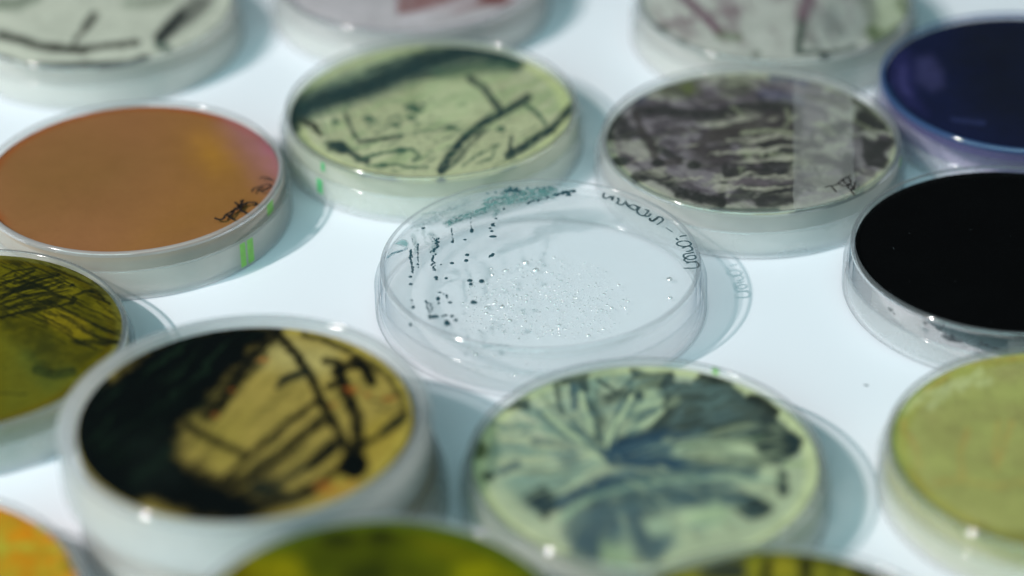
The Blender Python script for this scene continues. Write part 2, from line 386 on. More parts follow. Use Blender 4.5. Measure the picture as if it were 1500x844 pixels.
def smooth_pts(p, n=6):
    p = np.array(p, float).reshape(-1, 2)
    if len(p) < 3: return p
    q = np.vstack([2 * p[0] - p[1], p, 2 * p[-1] - p[-2]]); out = []
    for i in range(1, len(q) - 2):
        for t in np.linspace(0, 1, n, endpoint=False):
            a, b, c, d = q[i - 1], q[i], q[i + 1], q[i + 2]
            out.append(.5 * (2 * b + (c - a) * t + (2 * a - 5 * b + 4 * c - d) * t * t + (3 * b - a - 3 * c + d) * t ** 3))
    out.append(p[-1]); return np.array(out)
def writing(name, e, strokes, view, z, w, mat, label=None, jitter=.25, seed=1, thick=.06):
    """pen lines lying on the flat top of a dish"""
    rnd = random.Random(seed); V = []; Fs = []
    ex, ey = e.location.x / MM, e.location.y / MM; ez = e.location.z / MM
    for s in strokes:
        p = smooth_pts(s); p = p / view[2] + np.array(view[:2]); P = unproject(p, z + ez) - np.array([ex, ey, ez]); n = len(P); i0 = len(V)
        for i in range(n):
            t = P[min(n - 1, i + 1)] - P[max(0, i - 1)]; L = math.hypot(t[0], t[1]) + 1e-9; nx, ny = -t[1] / L, t[0] / L
            ww = w / 2 * (1 + jitter * (rnd.random() - .5)) * (.55 if i in (0, n - 1) else 1)
            for sx, dz in ((-1, 0), (-.6, thick), (.6, thick), (1, 0)):
                V.append(((P[i][0] + nx * ww * sx) * MM, (P[i][1] + ny * ww * sx) * MM, (z + dz) * MM))
            if i:
                a = i0 + 4 * (i - 1); b = i0 + 4 * i
                for k in range(3): Fs.append((a + k, a + k + 1, b + k + 1, b + k))
        Fs.append((i0, i0 + 1, i0 + 2, i0 + 3)); a = i0 + 4 * (n - 1); Fs.append((a + 3, a + 2, a + 1, a))
    o = mesh_obj(name, V, Fs, mat, e)
    if label: o['label'] = label
    return o
def wall_patch(name, e, mat, a0, a1, z0, z1, R=45.66, label=None, skew=0, seg=8, th=.05):
    """a mark or strip stuck on the cylindrical wall; angle 0 faces the front, + to the right"""
    V = []; Fs = []
    for i in range(seg + 1):
        a = math.radians(a0 + (a1 - a0) * i / seg)
        for j in range(4):
            f = j / 3; z = z0 + (z1 - z0) * f; aa = a + math.radians(skew) * f
            for r in (R, R + th): V.append((r * math.sin(aa) * MM, -r * math.cos(aa) * MM, z * MM))
    for i in range(seg):
        for j in range(3):
            for k in (0, 1):
                a = i * 8 + j * 2 + k; Fs.append((a, a + 8, a + 10, a + 2))
    o = mesh_obj(name, V, Fs, mat, e, smooth=True)
    if label: o['label'] = label
    return o

def dust(e, n, seed, col, z=H - .44, R=40):
    rnd = random.Random(seed); V = []; Fs = []
    for k in range(n):
        a = rnd.uniform(0, 6.283); q = R * math.sqrt(rnd.random()); cx, cy = q * math.cos(a), q * math.sin(a); L_ = rnd.uniform(.05, .16); an = rnd.uniform(0, 3.14)
        if rnd.random() < .15: L_ *= 4
        i0 = len(V)
        for t, wd in ((-1, .02), (0, .06), (1, .02)):
            px, py = cx + math.cos(an) * L_ * t, cy + math.sin(an) * L_ * t + abs(t) * L_ * .3
            for sg in (-1, 1): V.append(((px - math.sin(an) * wd * sg) * MM, (py + math.cos(an) * wd * sg) * MM, (z + .02 + (.05 if t == 0 else 0)) * MM))
        Fs += [(i0, i0 + 2, i0 + 3, i0 + 1), (i0 + 2, i0 + 4, i0 + 5, i0 + 3)]
    o = mesh_obj('dust', V, Fs, simple('lint', col, .8), e); o['kind'] = 'stuff'
# =================================================================== the dishes
AGAR = {}
def A(k, *a):
    if k not in AGAR: AGAR[k] = agar_mat(*a)
    return AGAR[k]
DK = (34, 58, 66)

# ---- clear middle dish ------------------------------------------------------
def middle():
    x, y = 7.9, 13.8
    e = dish('colourless clear dish with tiny blue black dots and curved handwriting, middle of the table', x, y, 0,
             A('clear', 'colourless_agar', (246, 250, 250), (.992, .996, .998), .13), lid_top=8.8, ath=2.4, rim=M_RIMC, wall=plastic('clear_side_wall', milk=.13, milkcol=(.93, .95, .97)), ml=plastic('clear_polystyrene_lid_hazed', milk=.12, milkcol=(.96, .97, .98)))
    V1 = (540, 260, 3.516); zt = H - .45
    s = Sheet(x, y, zt, 42.2, step=.22, view=V1)
    T = (84, 132, 130)
    s.line(T, 22, [400, 240, 470, 205, 560, 175, 660, 140, 760, 120, 900, 95, 960, 92], al=.8, soft=16, rag=16, mottle=1.5, ms=.7)
    s.line(T, 12, [430, 235, 520, 205, 640, 165], al=.45, soft=10, rag=10, mottle=.9)
    s.line(T, 30, [600, 130, 700, 105, 800, 85, 950, 65], al=.85, soft=14, rag=14, mottle=1.5, ms=.7)
    s.line((60, 100, 106), 13, [690, 80, 730, 66, 775, 70], al=.9, soft=10, rag=10, mottle=.6)
    for (a, b, c) in ((612, 84, 7), (655, 78, 8), (815, 58, 8), (822, 52, 6), (868, 56, 7), (880, 60, 7), (905, 55, 9), (930, 52, 8), (955, 58, 5), (730, 55, 12), (760, 60, 11), (705, 66, 10)):
        s.dot((50, 92, 98), a, b, c, c * .8, al=.85, soft=.7, rag=4)
    s.line(T, 40, [250, 260, 300, 230, 420, 170, 500, 140], al=.3, soft=30, rag=25, mottle=1.6, ms=.9)
    s.line(T, 8, [280, 190, 345, 182], al=.3, soft=6, rag=5, mottle=.6)
    s.line(T, 8, [275, 165, 320, 150], al=.2, soft=6, rag=5, mottle=.6)
    s.poly((88, 150, 150), [135, 340, 170, 318, 195, 322, 205, 340, 200, 360, 170, 352], al=.85, soft=10, rag=5, mottle=.3)
    s.line((110, 140, 150), 9, [85, 420, 110, 402, 150, 384, 195, 368], al=.75, soft=7, rag=6, mottle=.9, ms=.8)
    s.line(T, 14, [230, 300, 240, 340, 245, 380], al=.35, soft=12, rag=8, mottle=.9)
    s.line(T, 26, [320, 290, 345, 330, 335, 380], al=.35, soft=16, rag=12, mottle=1.0, ms=.9)
    s.line(T, 10, [280, 262, 292, 330, 310, 345], al=.25, soft=8, rag=8, mottle=.9)
    s.line(T, 16, [640, 150, 665, 175, 645, 200], al=.45, soft=12, rag=8, mottle=.8)
    s.build('growth', e, zt + .015)['label'] = 'faint teal film of growth along the rear left rim'
    # colonies: each a low dome
    def dome():
        bm = bmesh.new(); bmesh.ops.create_uvsphere(bm, u_segments=10, v_segments=6, radius=.001)
        bmesh.ops.delete(bm, geom=[v for v in bm.verts if v.co.z < -.0001], context='VERTS')
        for v in bm.verts: v.co.z *= .35
        me = bpy.data.meshes.new('colony'); bm.to_mesh(me); bm.free(); me.materials.append(M_COLONY)
        me.polygons.foreach_set('use_smooth', [True] * len(me.polygons)); return me
    dm = dome()
    def put(cx, cy, wpx, hpx):
        P = unproject([[540 + cx / 3.516, 260 + cy / 3.516]], zt)[0]
        o = bpy.data.objects.new('colony', dm); C.objects.link(o); o.parent = e
        o.location = ((P[0] - x) * MM, (P[1] - y) * MM, (zt + .02) * MM)
        sx = wpx / 3.516 / 5.45 / 2; sy = hpx / 3.516 / 2.85 / 2
        o.scale = (sx, sy, min(sx, sy)); o.rotation_euler[2] = 0
    V2 = lambda a, b: ((a / 4.967), (b / 4.967 + 70))         # from the closer view to the V1 frame, in photo px offsets
    close = [(304, 376, 30, 17), (307, 430, 32, 17), (314, 547, 22, 12), (316, 566, 14, 9), (324, 596, 28, 26), (304, 724, 24, 26),
             (490, 380, 34, 18), (494, 394, 26, 16), (564, 387, 28, 17), (606, 277, 34, 18), (527, 287, 16, 9), (717, 217, 34, 20), (710, 258, 34, 22),
             (736, 404, 44, 22), (744, 430, 32, 22), (822, 408, 42, 30), (592, 563, 34, 18), (505, 535, 32, 32), (509, 568, 20, 18),
             (518, 490, 28, 12), (545, 500, 16, 9), (567, 512, 22, 18), (570, 527, 20, 12), (607, 662, 30, 20), (634, 692, 32, 20),
             (560, 656, 34, 14), (538, 662, 22, 12), (570, 712, 42, 42), (560, 702, 22, 22), (584, 718, 22, 22), (750, 40, 30, 36), (701, 106, 28, 13),
             (760, 556, 34, 20), (750, 566, 22, 16), (780, 562, 24, 18), (765, 570, 34, 12), (610, 122, 24, 20)]
    for a, b, ww, hh in close:
        cx, cy = V2(a, b); put(cx * 3.516, cy * 3.516, ww / 4.967 * 3.516, hh / 4.967 * 3.516)
    for a, b, ww, hh in [(638, 245, 20, 18), (625, 262, 16, 10), (634, 277, 20, 12), (640, 305, 42, 13), (632, 404, 28, 12), (640, 396, 20, 12), (622, 410, 10, 8),
                         (656, 212, 18, 9), (645, 238, 10, 8), (648, 250, 12, 8), (697, 163, 16, 12)]:
        put(a, b, ww, hh)
    # dense beaded streaks
    rnd = random.Random(4); V = []; Fs = []
    def bead(cx, cy, wpx, hpx):
        P = unproject([[540 + cx / 3.516, 260 + cy / 3.516]], zt)[0]
        rx = wpx / 3.516 / 5.45 / 1.6; ry = hpx / 3.516 / 2.85 / 1.6; i0 = len(V); n = 8
        V.append(((P[0] - x) * MM, (P[1] - y) * MM, (zt + .02 + min(rx, ry) * .5) * MM))
        for k in range(n):
            a = 2 * math.pi * k / n; V.append(((P[0] - x + rx * math.cos(a)) * MM, (P[1] - y + ry * math.sin(a)) * MM, (zt + .012) * MM))
        for k in range(n): Fs.append((i0, i0 + 1 + k, i0 + 1 + (k + 1) % n))
    def streak(pts, n, sw, w0=8, h0=6):
        p = smooth_pts(pts, 12)
        n = max(3, int(n * .75))
        for k in range(n):
            q = p[int(k / n * (len(p) - 1))]; f = rnd.uniform(.6, 1.2)
            bead(q[0] + rnd.gauss(0, sw), q[1] + rnd.gauss(0, 2), w0 * f, h0 * f)
    streak([215, 372, 216, 400, 220, 430, 222, 460, 226, 495], 42, 4, 9, 8)
    streak([254, 345, 253, 380, 254, 420, 256, 470], 24, 1.6, 8, 7)
    streak([345, 318, 350, 345, 340, 372, 332, 385], 34, 8, 9, 8)
    streak([335, 395, 330, 425, 336, 455, 338, 482], 24, 5, 9, 8)
    streak([426, 264, 428, 290, 432, 318, 434, 335], 13, 1.5, 7, 8)
    streak([528, 205, 528, 240, 530, 262], 8, 1.5, 5, 6)
    streak([820, 136, 840, 124, 900, 112, 935, 102], 22, 2, 12, 7)
    streak([960, 92, 1000, 80, 1040, 72, 1065, 72], 34, 5, 18, 10)
    streak([1000, 70, 1030, 88, 1030, 96], 14, 5, 18, 9)
    streak([715, 72, 750, 66, 775, 74], 14, 6, 14, 8)
    streak([95, 410, 140, 388, 190, 370], 12, 4, 7, 5)
    streak([296, 642, 318, 636], 8, 2, 10, 6); streak([300, 650, 304, 680, 318, 700], 14, 4, 8, 7)
    streak([316, 646, 326, 672, 322, 690], 12, 4, 8, 7); streak([318, 725, 335, 715, 345, 720], 26, 6, 12, 10)
    streak([280, 262, 292, 256], 8, 4, 9, 8)
    for pts, n, sw in (([400, 240, 470, 205, 560, 175, 660, 140, 760, 120, 900, 95], 150, 9), ([600, 130, 700, 105, 800, 85, 950, 65], 160, 9), ([430, 235, 520, 205, 640, 165], 70, 8),
                       ([230, 300, 240, 340, 245, 380], 30, 10), ([320, 290, 345, 330, 335, 380], 50, 12), ([250, 260, 300, 230, 420, 170, 500, 140], 60, 22), ([640, 150, 665, 175, 645, 200], 24, 9)):
        streak(pts, n, sw, 4, 3.5)
    o = mesh_obj('streaked_growth', V, Fs, M_COLONY, e, smooth=False); o['kind'] = 'stuff'
    # droplets under the gel, on the lid's floor
    V = []; Fs = []; rnd = random.Random(9)
    def drop(cx, cy, r):
        P = unproject([[660 + cx / 3.516, 360 + cy / 3.516]], 1.3)[0]
        if math.hypot(P[0] - x, P[1] - y) > 42: return
        i0 = len(V); n = 8; dx, dy = P[0] - x, P[1] - y; el = rnd.uniform(.8, 1.4)
        V.append((dx * MM, dy * MM, (1.3 + r * .6) * MM))
        for ring, (rr, hh) in enumerate(((.5, .48), (.85, .28), (1.0, 0))):
            for j in range(n):
                a = 2 * math.pi * j / n; V.append(((dx + r * rr * el * math.cos(a)) * MM, (dy + r * rr * math.sin(a)) * MM, (1.27 + r * hh) * MM))
        for j in range(n): Fs.append((i0, i0 + 1 + j, i0 + 1 + (j + 1) % n))
        for ring in range(2):
            for j in range(n):
                a = i0 + 1 + ring * n; Fs.append((a + j, a + n + j, a + n + (j + 1) % n, a + (j + 1) % n))
    for k in range(2000):
        cx = rnd.uniform(60, 930); cy = rnd.uniform(60, 480)
        if k > 1900: cx = rnd.uniform(60, 500); cy = rnd.uniform(520, 690)
        elif ((cx - 470) / 440) ** 2 + ((cy - 290) / 240) ** 2 > rnd.uniform(.3, 1.2): continue
        r = abs(rnd.gauss(0, .1)) + .07
        if rnd.random() < .08: r = rnd.uniform(.26, .44)
        drop(cx, cy, r)
    for gx, gy, gr in ((388, 86, .8), (440, 124, .85), (286, 126, .6), (1128, 172, 1.0), (1132, 268, .6), (710, 462, .6), (184, 318, .6), (268, 314, .6), (830, 320, .55), (638, 268, .5), (306, 384, .55), (388, 390, .5), (130, 560, .6)):
        drop(gx, gy, gr * 1.0)  # extra large drops, added where glints should show
    m = plastic('water_drop', milk=.55, milkcol=(1, 1, 1), rough=.15, edge=(.8, .85, .87), refl=.85)  # drops made white and mirror-like to paint their sparkle
    o = mesh_obj('condensation', V, Fs, m, e); o['kind'] = 'stuff'
    W1 = (870, 270, 10.556); W2 = (950, 320, 9.378)
    st = [[165, 130, 145, 170, 150, 205, 180, 218, 215, 212, 240, 190], [250, 180, 270, 205, 285, 245, 290, 215, 310, 180],
          [355, 205, 385, 235, 375, 270, 355, 290, 400, 315, 440, 320, 470, 290], [490, 255, 500, 300, 540, 350, 600, 390, 640, 395, 680, 370, 660, 340, 600, 320, 540, 330, 500, 290],
          [655, 345, 710, 355, 670, 400, 680, 450, 740, 485, 790, 480], [790, 390, 840, 405, 830, 435, 790, 480, 830, 500, 870, 465, 880, 455],
          [860, 520, 880, 560, 920, 570, 950, 540]]
    writing('handwriting', e, st, W1, zt, .7, M_INK, 'rear word of the curved handwriting', seed=2)
    st = [[15, 0, 20, 25, 45, 38, 75, 20, 110, 0], [85, 0, 110, 15, 120, -20, 150, -25], [110, 0, 160, -20, 195, 5, 195, 30, 160, 60, 112, 88],
          [240, 130, 330, 188], [525, 235, 450, 245, 430, 255], [380, 270, 392, 290, 415, 300],
          [480, 310, 430, 318, 390, 340, 400, 365, 440, 380, 500, 385, 560, 375, 585, 350, 560, 325, 510, 310, 485, 312],
          [460, 412, 520, 385, 570, 385, 600, 410, 595, 435, 560, 450, 515, 458],
          [620, 465, 560, 480, 500, 490, 480, 515, 500, 545, 560, 565, 620, 560, 650, 535, 630, 512, 570, 510, 520, 535, 490, 570, 520, 595, 580, 600, 670, 590],
          [515, 618, 580, 600, 660, 605, 690, 635, 670, 675, 600, 685, 540, 685, 478, 685]]
    writing('handwriting', e, st, W2, zt, .6, M_INK, 'right word of the curved handwriting', seed=3)
middle()

# ---- pale green dish behind, wide dark band ------------------------------------
def green():
    x, y = -23.1, 102.8
    e = dish('pale green dish crossed by one wide blurred dark band and thin branching dark streaks', x, y, 0,
             A('green', 'pale_green_agar', (214, 216, 168), (.985, .988, .945), .03), wall=M_WALLG)
    s = sheet_for(x, y, 0, 2.8, (400, 40, 2.910)); D = (20, 50, 60); G = (60, 92, 80)
    s.fill((210, 208, 172), .5)
    s.poly((150, 168, 128), [60, 200, 500, 60, 1000, 80, 1290, 300, 1200, 480, 700, 620, 300, 560, 60, 420], al=.5, soft=60, rag=20, br=('dir', -.35, 0, 26, 200, .1))
    s.poly((206, 214, 178), [640, 220, 900, 230, 940, 330, 760, 400, 640, 380], al=.4, soft=90)
    s.ring((204, 208, 150), 38.5, 42.3, .4)
    s.poly((150, 165, 145), [60, 330, 200, 180, 420, 110, 560, 90, 620, 140, 400, 230, 100, 320], al=.3, soft=60, rag=20)
    s.line(G, 90, [50, 390, 110, 345, 260, 285, 450, 235, 560, 185, 700, 140, 860, 110, 1010, 120], al=.4, soft=60, rag=14)
    s.line((40, 70, 84), 92, [60, 380, 110, 350, 220, 305, 400, 250, 520, 200, 640, 150, 800, 105, 900, 105, 1000, 120], al=.6, soft=60, rag=22, mottle=.5)
    s.line(D, 56, [60, 390, 110, 350, 220, 305, 400, 255, 520, 205, 640, 150, 800, 100, 900, 100, 1000, 115, 1030, 150], al=1, soft=40, rag=20, mottle=.2)
    s.poly(D, [60, 300, 400, 140, 800, 70, 1050, 110, 1040, 190, 800, 190, 560, 260, 300, 330, 60, 400], al=.7, soft=40, br=('dir', -.32, 0, 16, 160, .12))
    s.line(G, 36, [700, 200, 850, 185, 1000, 160, 1030, 160], al=.5, soft=30, rag=16)
    s.line(D, 40, [60, 340, 75, 400, 90, 430], al=.85, soft=26)
    s.poly(D, [60, 330, 130, 310, 160, 350, 130, 390, 80, 400], al=.8, soft=26)
    s.line((20, 26, 34), 20, [120, 400, 150, 405, 175, 420, 205, 455], al=.9, soft=10, rag=14, mottle=.4)
    s.poly(D, [220, 490, 290, 480, 335, 520, 300, 545, 230, 525], al=.95, soft=16, rag=14)
    s.line(D, 14, [310, 370, 330, 430, 370, 490, 450, 480, 545, 465], al=.8, soft=12, rag=8, mottle=.5)
    s.line(D, 22, [300, 510, 360, 560, 400, 570], al=.85, soft=14, rag=8)
    s.line(G, 12, [390, 555, 470, 535, 590, 520, 625, 545, 600, 570], al=.85, soft=8, rag=7, mottle=.6)
    s.line(G, 10, [400, 590, 520, 585, 600, 602, 660, 595], al=.7, soft=8, rag=8, mottle=.8)
    s.line(G, 9, [600, 445, 690, 440, 780, 430, 830, 470], al=.7, soft=8, rag=8, mottle=.9)
    for a, b, c in ((590, 340, 30), (610, 352, 26), (590, 388, 22), (525, 418, 18), (410, 390, 22), (265, 405, 18), (760, 430, 22), (545, 460, 14), (970, 435, 20), (640, 330, 14), (545, 525, 26), (470, 590, 20)):
        s.dot(G, a, b, c, c * .6, al=.8, soft=.6, rag=8)
    s.line(D, 26, [840, 220, 900, 260, 935, 310, 965, 350], al=.8, soft=14, rag=9, mottle=.4)
    s.line(D, 28, [1085, 300, 1030, 335, 970, 370, 890, 410, 810, 480, 745, 560, 715, 610], al=.9, soft=14, rag=8, mottle=.35)
    s.line(D, 16, [900, 440, 840, 500, 780, 570, 720, 620], al=.7, soft=12, rag=8, mottle=.5)
    s.line(G, 13, [1080, 335, 1130, 370, 1160, 410], al=.85, soft=10, rag=8)
    s.line(D, 28, [1285, 325, 1240, 380, 1190, 430, 1110, 480, 1040, 530, 1000, 550], al=.9, soft=14, rag=10, mottle=.35)
    s.line(D, 13, [1015, 470, 1010, 530], al=.8, soft=10)
    s.line(G, 9, [810, 590, 870, 545, 930, 520, 960, 500, 930, 560, 870, 580], al=.7, soft=8, rag=8, mottle=.7)
    s.line(D, 26, [380, 640, 450, 658, 500, 655, 550, 680], al=.9, soft=12, rag=9, mottle=.4)
    for a, b, c in ((645, 686, 30), (718, 655, 24), (540, 680, 24), (1205, 530, 20), (400, 642, 24)): s.dot(D, a, b, c, c * .5, al=.95, soft=.4, rag=6)
    s.line(D, 20, [975, 632, 1030, 605], al=.9, soft=12); s.line(G, 16, [1210, 500, 1260, 470], al=.8, soft=12)
    s.poly(G, [330, 380, 640, 300, 1000, 330, 1240, 420, 1000, 600, 600, 630, 360, 600], al=.6, soft=40, br=('dir', -.45, 0, 9, 45, .36))
    s.poly(G, [80, 330, 300, 320, 620, 300, 560, 460, 240, 470, 100, 450], al=.5, soft=40, br=('dir', .9, 0, 12, 40, .32))
    for i in range(60):
        r = random.Random(i); s.dot(G, r.uniform(280, 1000), r.uniform(260, 620), r.uniform(5, 12), None, al=.35, soft=.9, rag=5)
    s.build('growth', e, H - 2.8)
    wall_patch('marker_stripe', e, M_GREEN2, -46, -44, 10.2, 13.0, 44.0)
    wall_patch('marker_stripe', e, M_GREEN2, -46.5, -43.5, 3.5, 8.3)
green()

# ---- grey mottled dish with a pale frosted strip ------------------------------------------
def grey():
    x, y = 70.7, 79.8
    e = dish('mottled grey brown dish with a frosted tape strip across its top, beside the black dish', x, y, 0,
             A('greyg', 'greyish_green_agar', (206, 206, 178), (.985, .985, .955), .03))
    s = sheet_for(x, y, 0, 2.4, (860, 70, 2.637)); D = (44, 44, 48); B = (66, 58, 62); P = (104, 92, 102); V = (70, 72, 110); L = (178, 180, 155)
    s.fill((190, 187, 176), .5)
    s.ring((195, 203, 160), 39.5, 42.3, .4)
    s.poly(P, [60, 340, 130, 220, 250, 150, 420, 110, 600, 110, 760, 100, 830, 140, 830, 260, 820, 560, 700, 600, 640, 560, 540, 590, 420, 560, 250, 500, 120, 440], al=.38, soft=50, rag=30, mottle=.9, ms=5)
    W_ = [60, 340, 120, 210, 300, 120, 600, 100, 860, 120, 1100, 220, 1190, 360, 1160, 470, 960, 580, 640, 610, 400, 590, 120, 450]
    s.poly((122, 110, 126), W_, al=.75, soft=40, br=('dir', -.12, 0, 40, 170, .0))
    s.poly((82, 72, 84), W_, al=.85, soft=30, br=('dir', .3, 0, 30, 120, .12))
    s.poly((70, 64, 70), [380, 400, 560, 260, 830, 230, 830, 560, 640, 600, 560, 480], al=.85, soft=30, br=('dir', -.1, 0, 13, 120, -.1))
    s.poly((58, 50, 60), [100, 300, 300, 200, 700, 210, 820, 300, 500, 330, 300, 330], al=.75, soft=30, br=('dir', -.08, 0, 10, 140, .05))
    s.poly((82, 84, 66), [250, 160, 310, 120, 380, 95, 440, 105, 440, 180, 400, 205, 300, 190], al=.75, soft=24, rag=18, mottle=.5)
    s.poly((95, 105, 45), [350, 150, 400, 130, 425, 160, 390, 185], al=.6, soft=20)
    s.poly((90, 88, 82), [490, 150, 540, 120, 620, 120, 645, 160, 600, 190, 520, 185], al=.85, soft=20, rag=12)
    s.line(V, 34, [720, 110, 770, 105, 840, 130], al=.75, soft=22, rag=10)
    s.line(V, 30, [680, 180, 760, 190, 820, 205], al=.55, soft=30, rag=12)
    s.line(V, 40, [120, 235, 150, 200, 210, 185], al=.6, soft=26, rag=12)
    s.line(D, 30, [190, 250, 280, 240, 380, 255, 480, 265, 600, 235, 700, 225, 810, 240], al=.85, soft=16, rag=14, mottle=.3)
    s.line(D, 46, [60, 330, 90, 290, 130, 290, 150, 330], al=.8, soft=24, rag=14)
    s.line(D, 24, [60, 350, 130, 340, 200, 330, 240, 380, 300, 400, 360, 440], al=.8, soft=14, rag=12, mottle=.4)
    s.line(B, 22, [190, 260, 210, 320, 245, 360, 260, 410, 270, 450, 350, 440], al=.8, soft=14, rag=10, mottle=.4)
    s.line(B, 8, [230, 350, 340, 320, 420, 310], al=.5, soft=10, rag=10)
    s.poly(B, [390, 390, 440, 340, 520, 300, 620, 270, 700, 255, 820, 240, 820, 380, 600, 380, 560, 365, 480, 370, 440, 400], al=.85, soft=16, rag=14, mottle=.35)
    s.poly(D, [590, 370, 820, 350, 830, 480, 700, 480, 630, 470, 600, 420], al=.88, soft=14, rag=10, mottle=.35)
    s.line(L, 12, [600, 330, 700, 320, 790, 330], al=.6, soft=12, rag=10); s.line(L, 20, [620, 420, 700, 410, 800, 425], al=.45, soft=16, rag=10)
    s.line(P, 20, [640, 380, 660, 460], al=.6, soft=12); s.line(D, 16, [690, 380, 695, 470], al=.7, soft=10)
    s.poly(B, [400, 400, 470, 380, 560, 370, 540, 440, 470, 470, 410, 460], al=.6, soft=20, rag=12)
    s.dot(D, 412, 455, 28, 16, al=.9, soft=.5); s.dot(D, 275, 445, 26, 16, al=.9, soft=.5); s.dot((36, 44, 46), 125, 440, 40, 20, al=.9, soft=.5, rag=8)
    s.line(D, 34, [190, 500, 250, 490, 320, 520, 360, 560, 430, 580, 520, 600], al=.92, soft=14, rag=12, mottle=.3)
    s.line(D, 20, [530, 460, 540, 500, 520, 560, 520, 600], al=.8, soft=12, rag=9)
    s.line(D, 26, [560, 480, 650, 480, 740, 495, 800, 490], al=.8, soft=12, rag=10, mottle=.3)
    s.line(P, 22, [560, 520, 640, 515, 740, 530, 800, 540], al=.85, soft=12, rag=10)
    s.poly(D, [540, 600, 560, 560, 600, 530, 650, 560, 640, 590], al=.85, soft=12, rag=8)
    s.poly(D, [640, 590, 700, 540, 800, 520, 830, 560, 800, 600, 720, 620, 660, 615], al=.9, soft=14, rag=12, mottle=.3)
    s.poly(D, [940, 170, 1010, 190, 1060, 240, 1030, 280, 1060, 310, 1130, 310, 1170, 330, 1150, 290, 1100, 240, 1040, 190, 990, 165], al=.9, soft=14, rag=10)
    s.poly(D, [1040, 240, 1100, 260, 1150, 300, 1165, 325, 1060, 320, 1035, 290], al=.9, soft=14, rag=10)
    s.poly(D, [1060, 340, 1110, 360, 1180, 350, 1190, 370, 1150, 400, 1165, 440, 1150, 465, 1080, 460, 1060, 420], al=.93, soft=12, rag=10, mottle=.2)
    s.line(D, 40, [1010, 430, 1010, 500], al=.75, soft=22, rag=10)
    s.line(D, 34, [930, 320, 985, 310], al=.85, soft=24, rag=10)
    s.line(B, 22, [850, 190, 930, 200, 1000, 230], al=.6, soft=22, rag=12); s.line(B, 40, [820, 440, 900, 430, 1000, 460], al=.55, soft=34, rag=14)
    s.line(B, 24, [830, 380, 900, 370], al=.5, soft=22); s.line(B, 30, [820, 500, 900, 520, 1000, 520], al=.5, soft=30, rag=14)
    s.poly((188, 182, 170), [120, 360, 400, 270, 620, 250, 820, 300, 800, 560, 500, 560, 200, 480], al=.7, soft=40, br=('dir', -.1, 0, 22, 120, .22))
    s.poly((36, 36, 40), W_, al=.35, soft=30, br=('dir', .5, 0, 18, 80, .35))
    s.line((30, 36, 36), 16, [715, 670, 770, 660, 820, 635], al=.95, soft=10, rag=6, mottle=.2)
    s.line((28, 50, 48), 16, [830, 632, 900, 622, 960, 605, 1050, 575, 1110, 560], al=.95, soft=10, rag=8, mottle=.2)
    s.line((28, 50, 48), 14, [90, 480, 130, 515, 170, 525], al=.8, soft=12); s.line((40, 66, 66), 12, [480, 625, 620, 628, 740, 628], al=.6, soft=10)
    for i in range(26):
        r = random.Random(100 + i); a = r.uniform(0, 6.28); q = r.uniform(.2, .9); cx = 640 + math.cos(a) * 520 * q; cy = 340 + math.sin(a) * 240 * q
        s.line(r.choice([L, L, D, B]), r.uniform(5, 14), [cx, cy, cx + r.uniform(-60, 60), cy + r.uniform(-26, 26), cx + r.uniform(-110, 110), cy + r.uniform(-40, 40)], al=.4, soft=10, rag=14, mottle=.5)
    s.build('growth', e, H - 2.4)
    # pale frosted strip lying front to back, whitens the growth below
    V = []; n = 40
    q = unproject([[1162, 200], [1250, 200], [1162, 300]], H)
    xa, xb = q[0][0] - x, q[1][0] - x; yr = q[0][1] - y; slope = (q[0][0] - q[2][0]) / (q[0][1] - q[2][1])
    xs = np.linspace(xa, xb, 10); Fs = []
    for i, xx in enumerate(xs):
        for j in range(n):
            f = j / (n - 1); yy = -44 + 80 * f + (.8 * math.sin(i * 1.7) if j == n - 1 else 0)
            for _ in range(8):
                sk = (yy - yr) * slope; rr = math.hypot(xx + sk, yy)
                if rr > 43.1: yy *= 43.0 / rr
            sk = (yy - yr) * slope + (.18 * math.sin(j * .9) + .1 * math.sin(j * 2.3)) * (i in (0, 9))
            for zz in (H + .03, H + .09): V.append(((xx + sk) * MM, yy * MM, zz * MM))
    for i in range(len(xs) - 1):
        for j in range(n - 1):
            for k in (0, 1):
                a = (i * n + j) * 2 + k; Fs.append((a, a + 2 * n, a + 2 * n + 2, a + 2))
    o = mesh_obj('overlay', V, Fs, M_OVERLAY, e); o['label'] = 'strip of frosted tape over the top'
    writing('handwriting', e, [[310, 355, 360, 340, 420, 330, 470, 290, 520, 260, 560, 240], [375, 340, 400, 370, 425, 400], [480, 270, 500, 310, 540, 330, 490, 340, 450, 320],
                               [540, 260, 560, 310, 530, 350, 590, 380, 560, 330], [600, 300, 590, 360, 560, 380, 600, 430]], (1160, 220, 6.494), H + .1, .55, M_INKB, 'dark scribbled marking')
    wall_patch('marker_stripe', e, M_GREEN, 73, 77, 9.5, 12.6, 44.0)
grey()

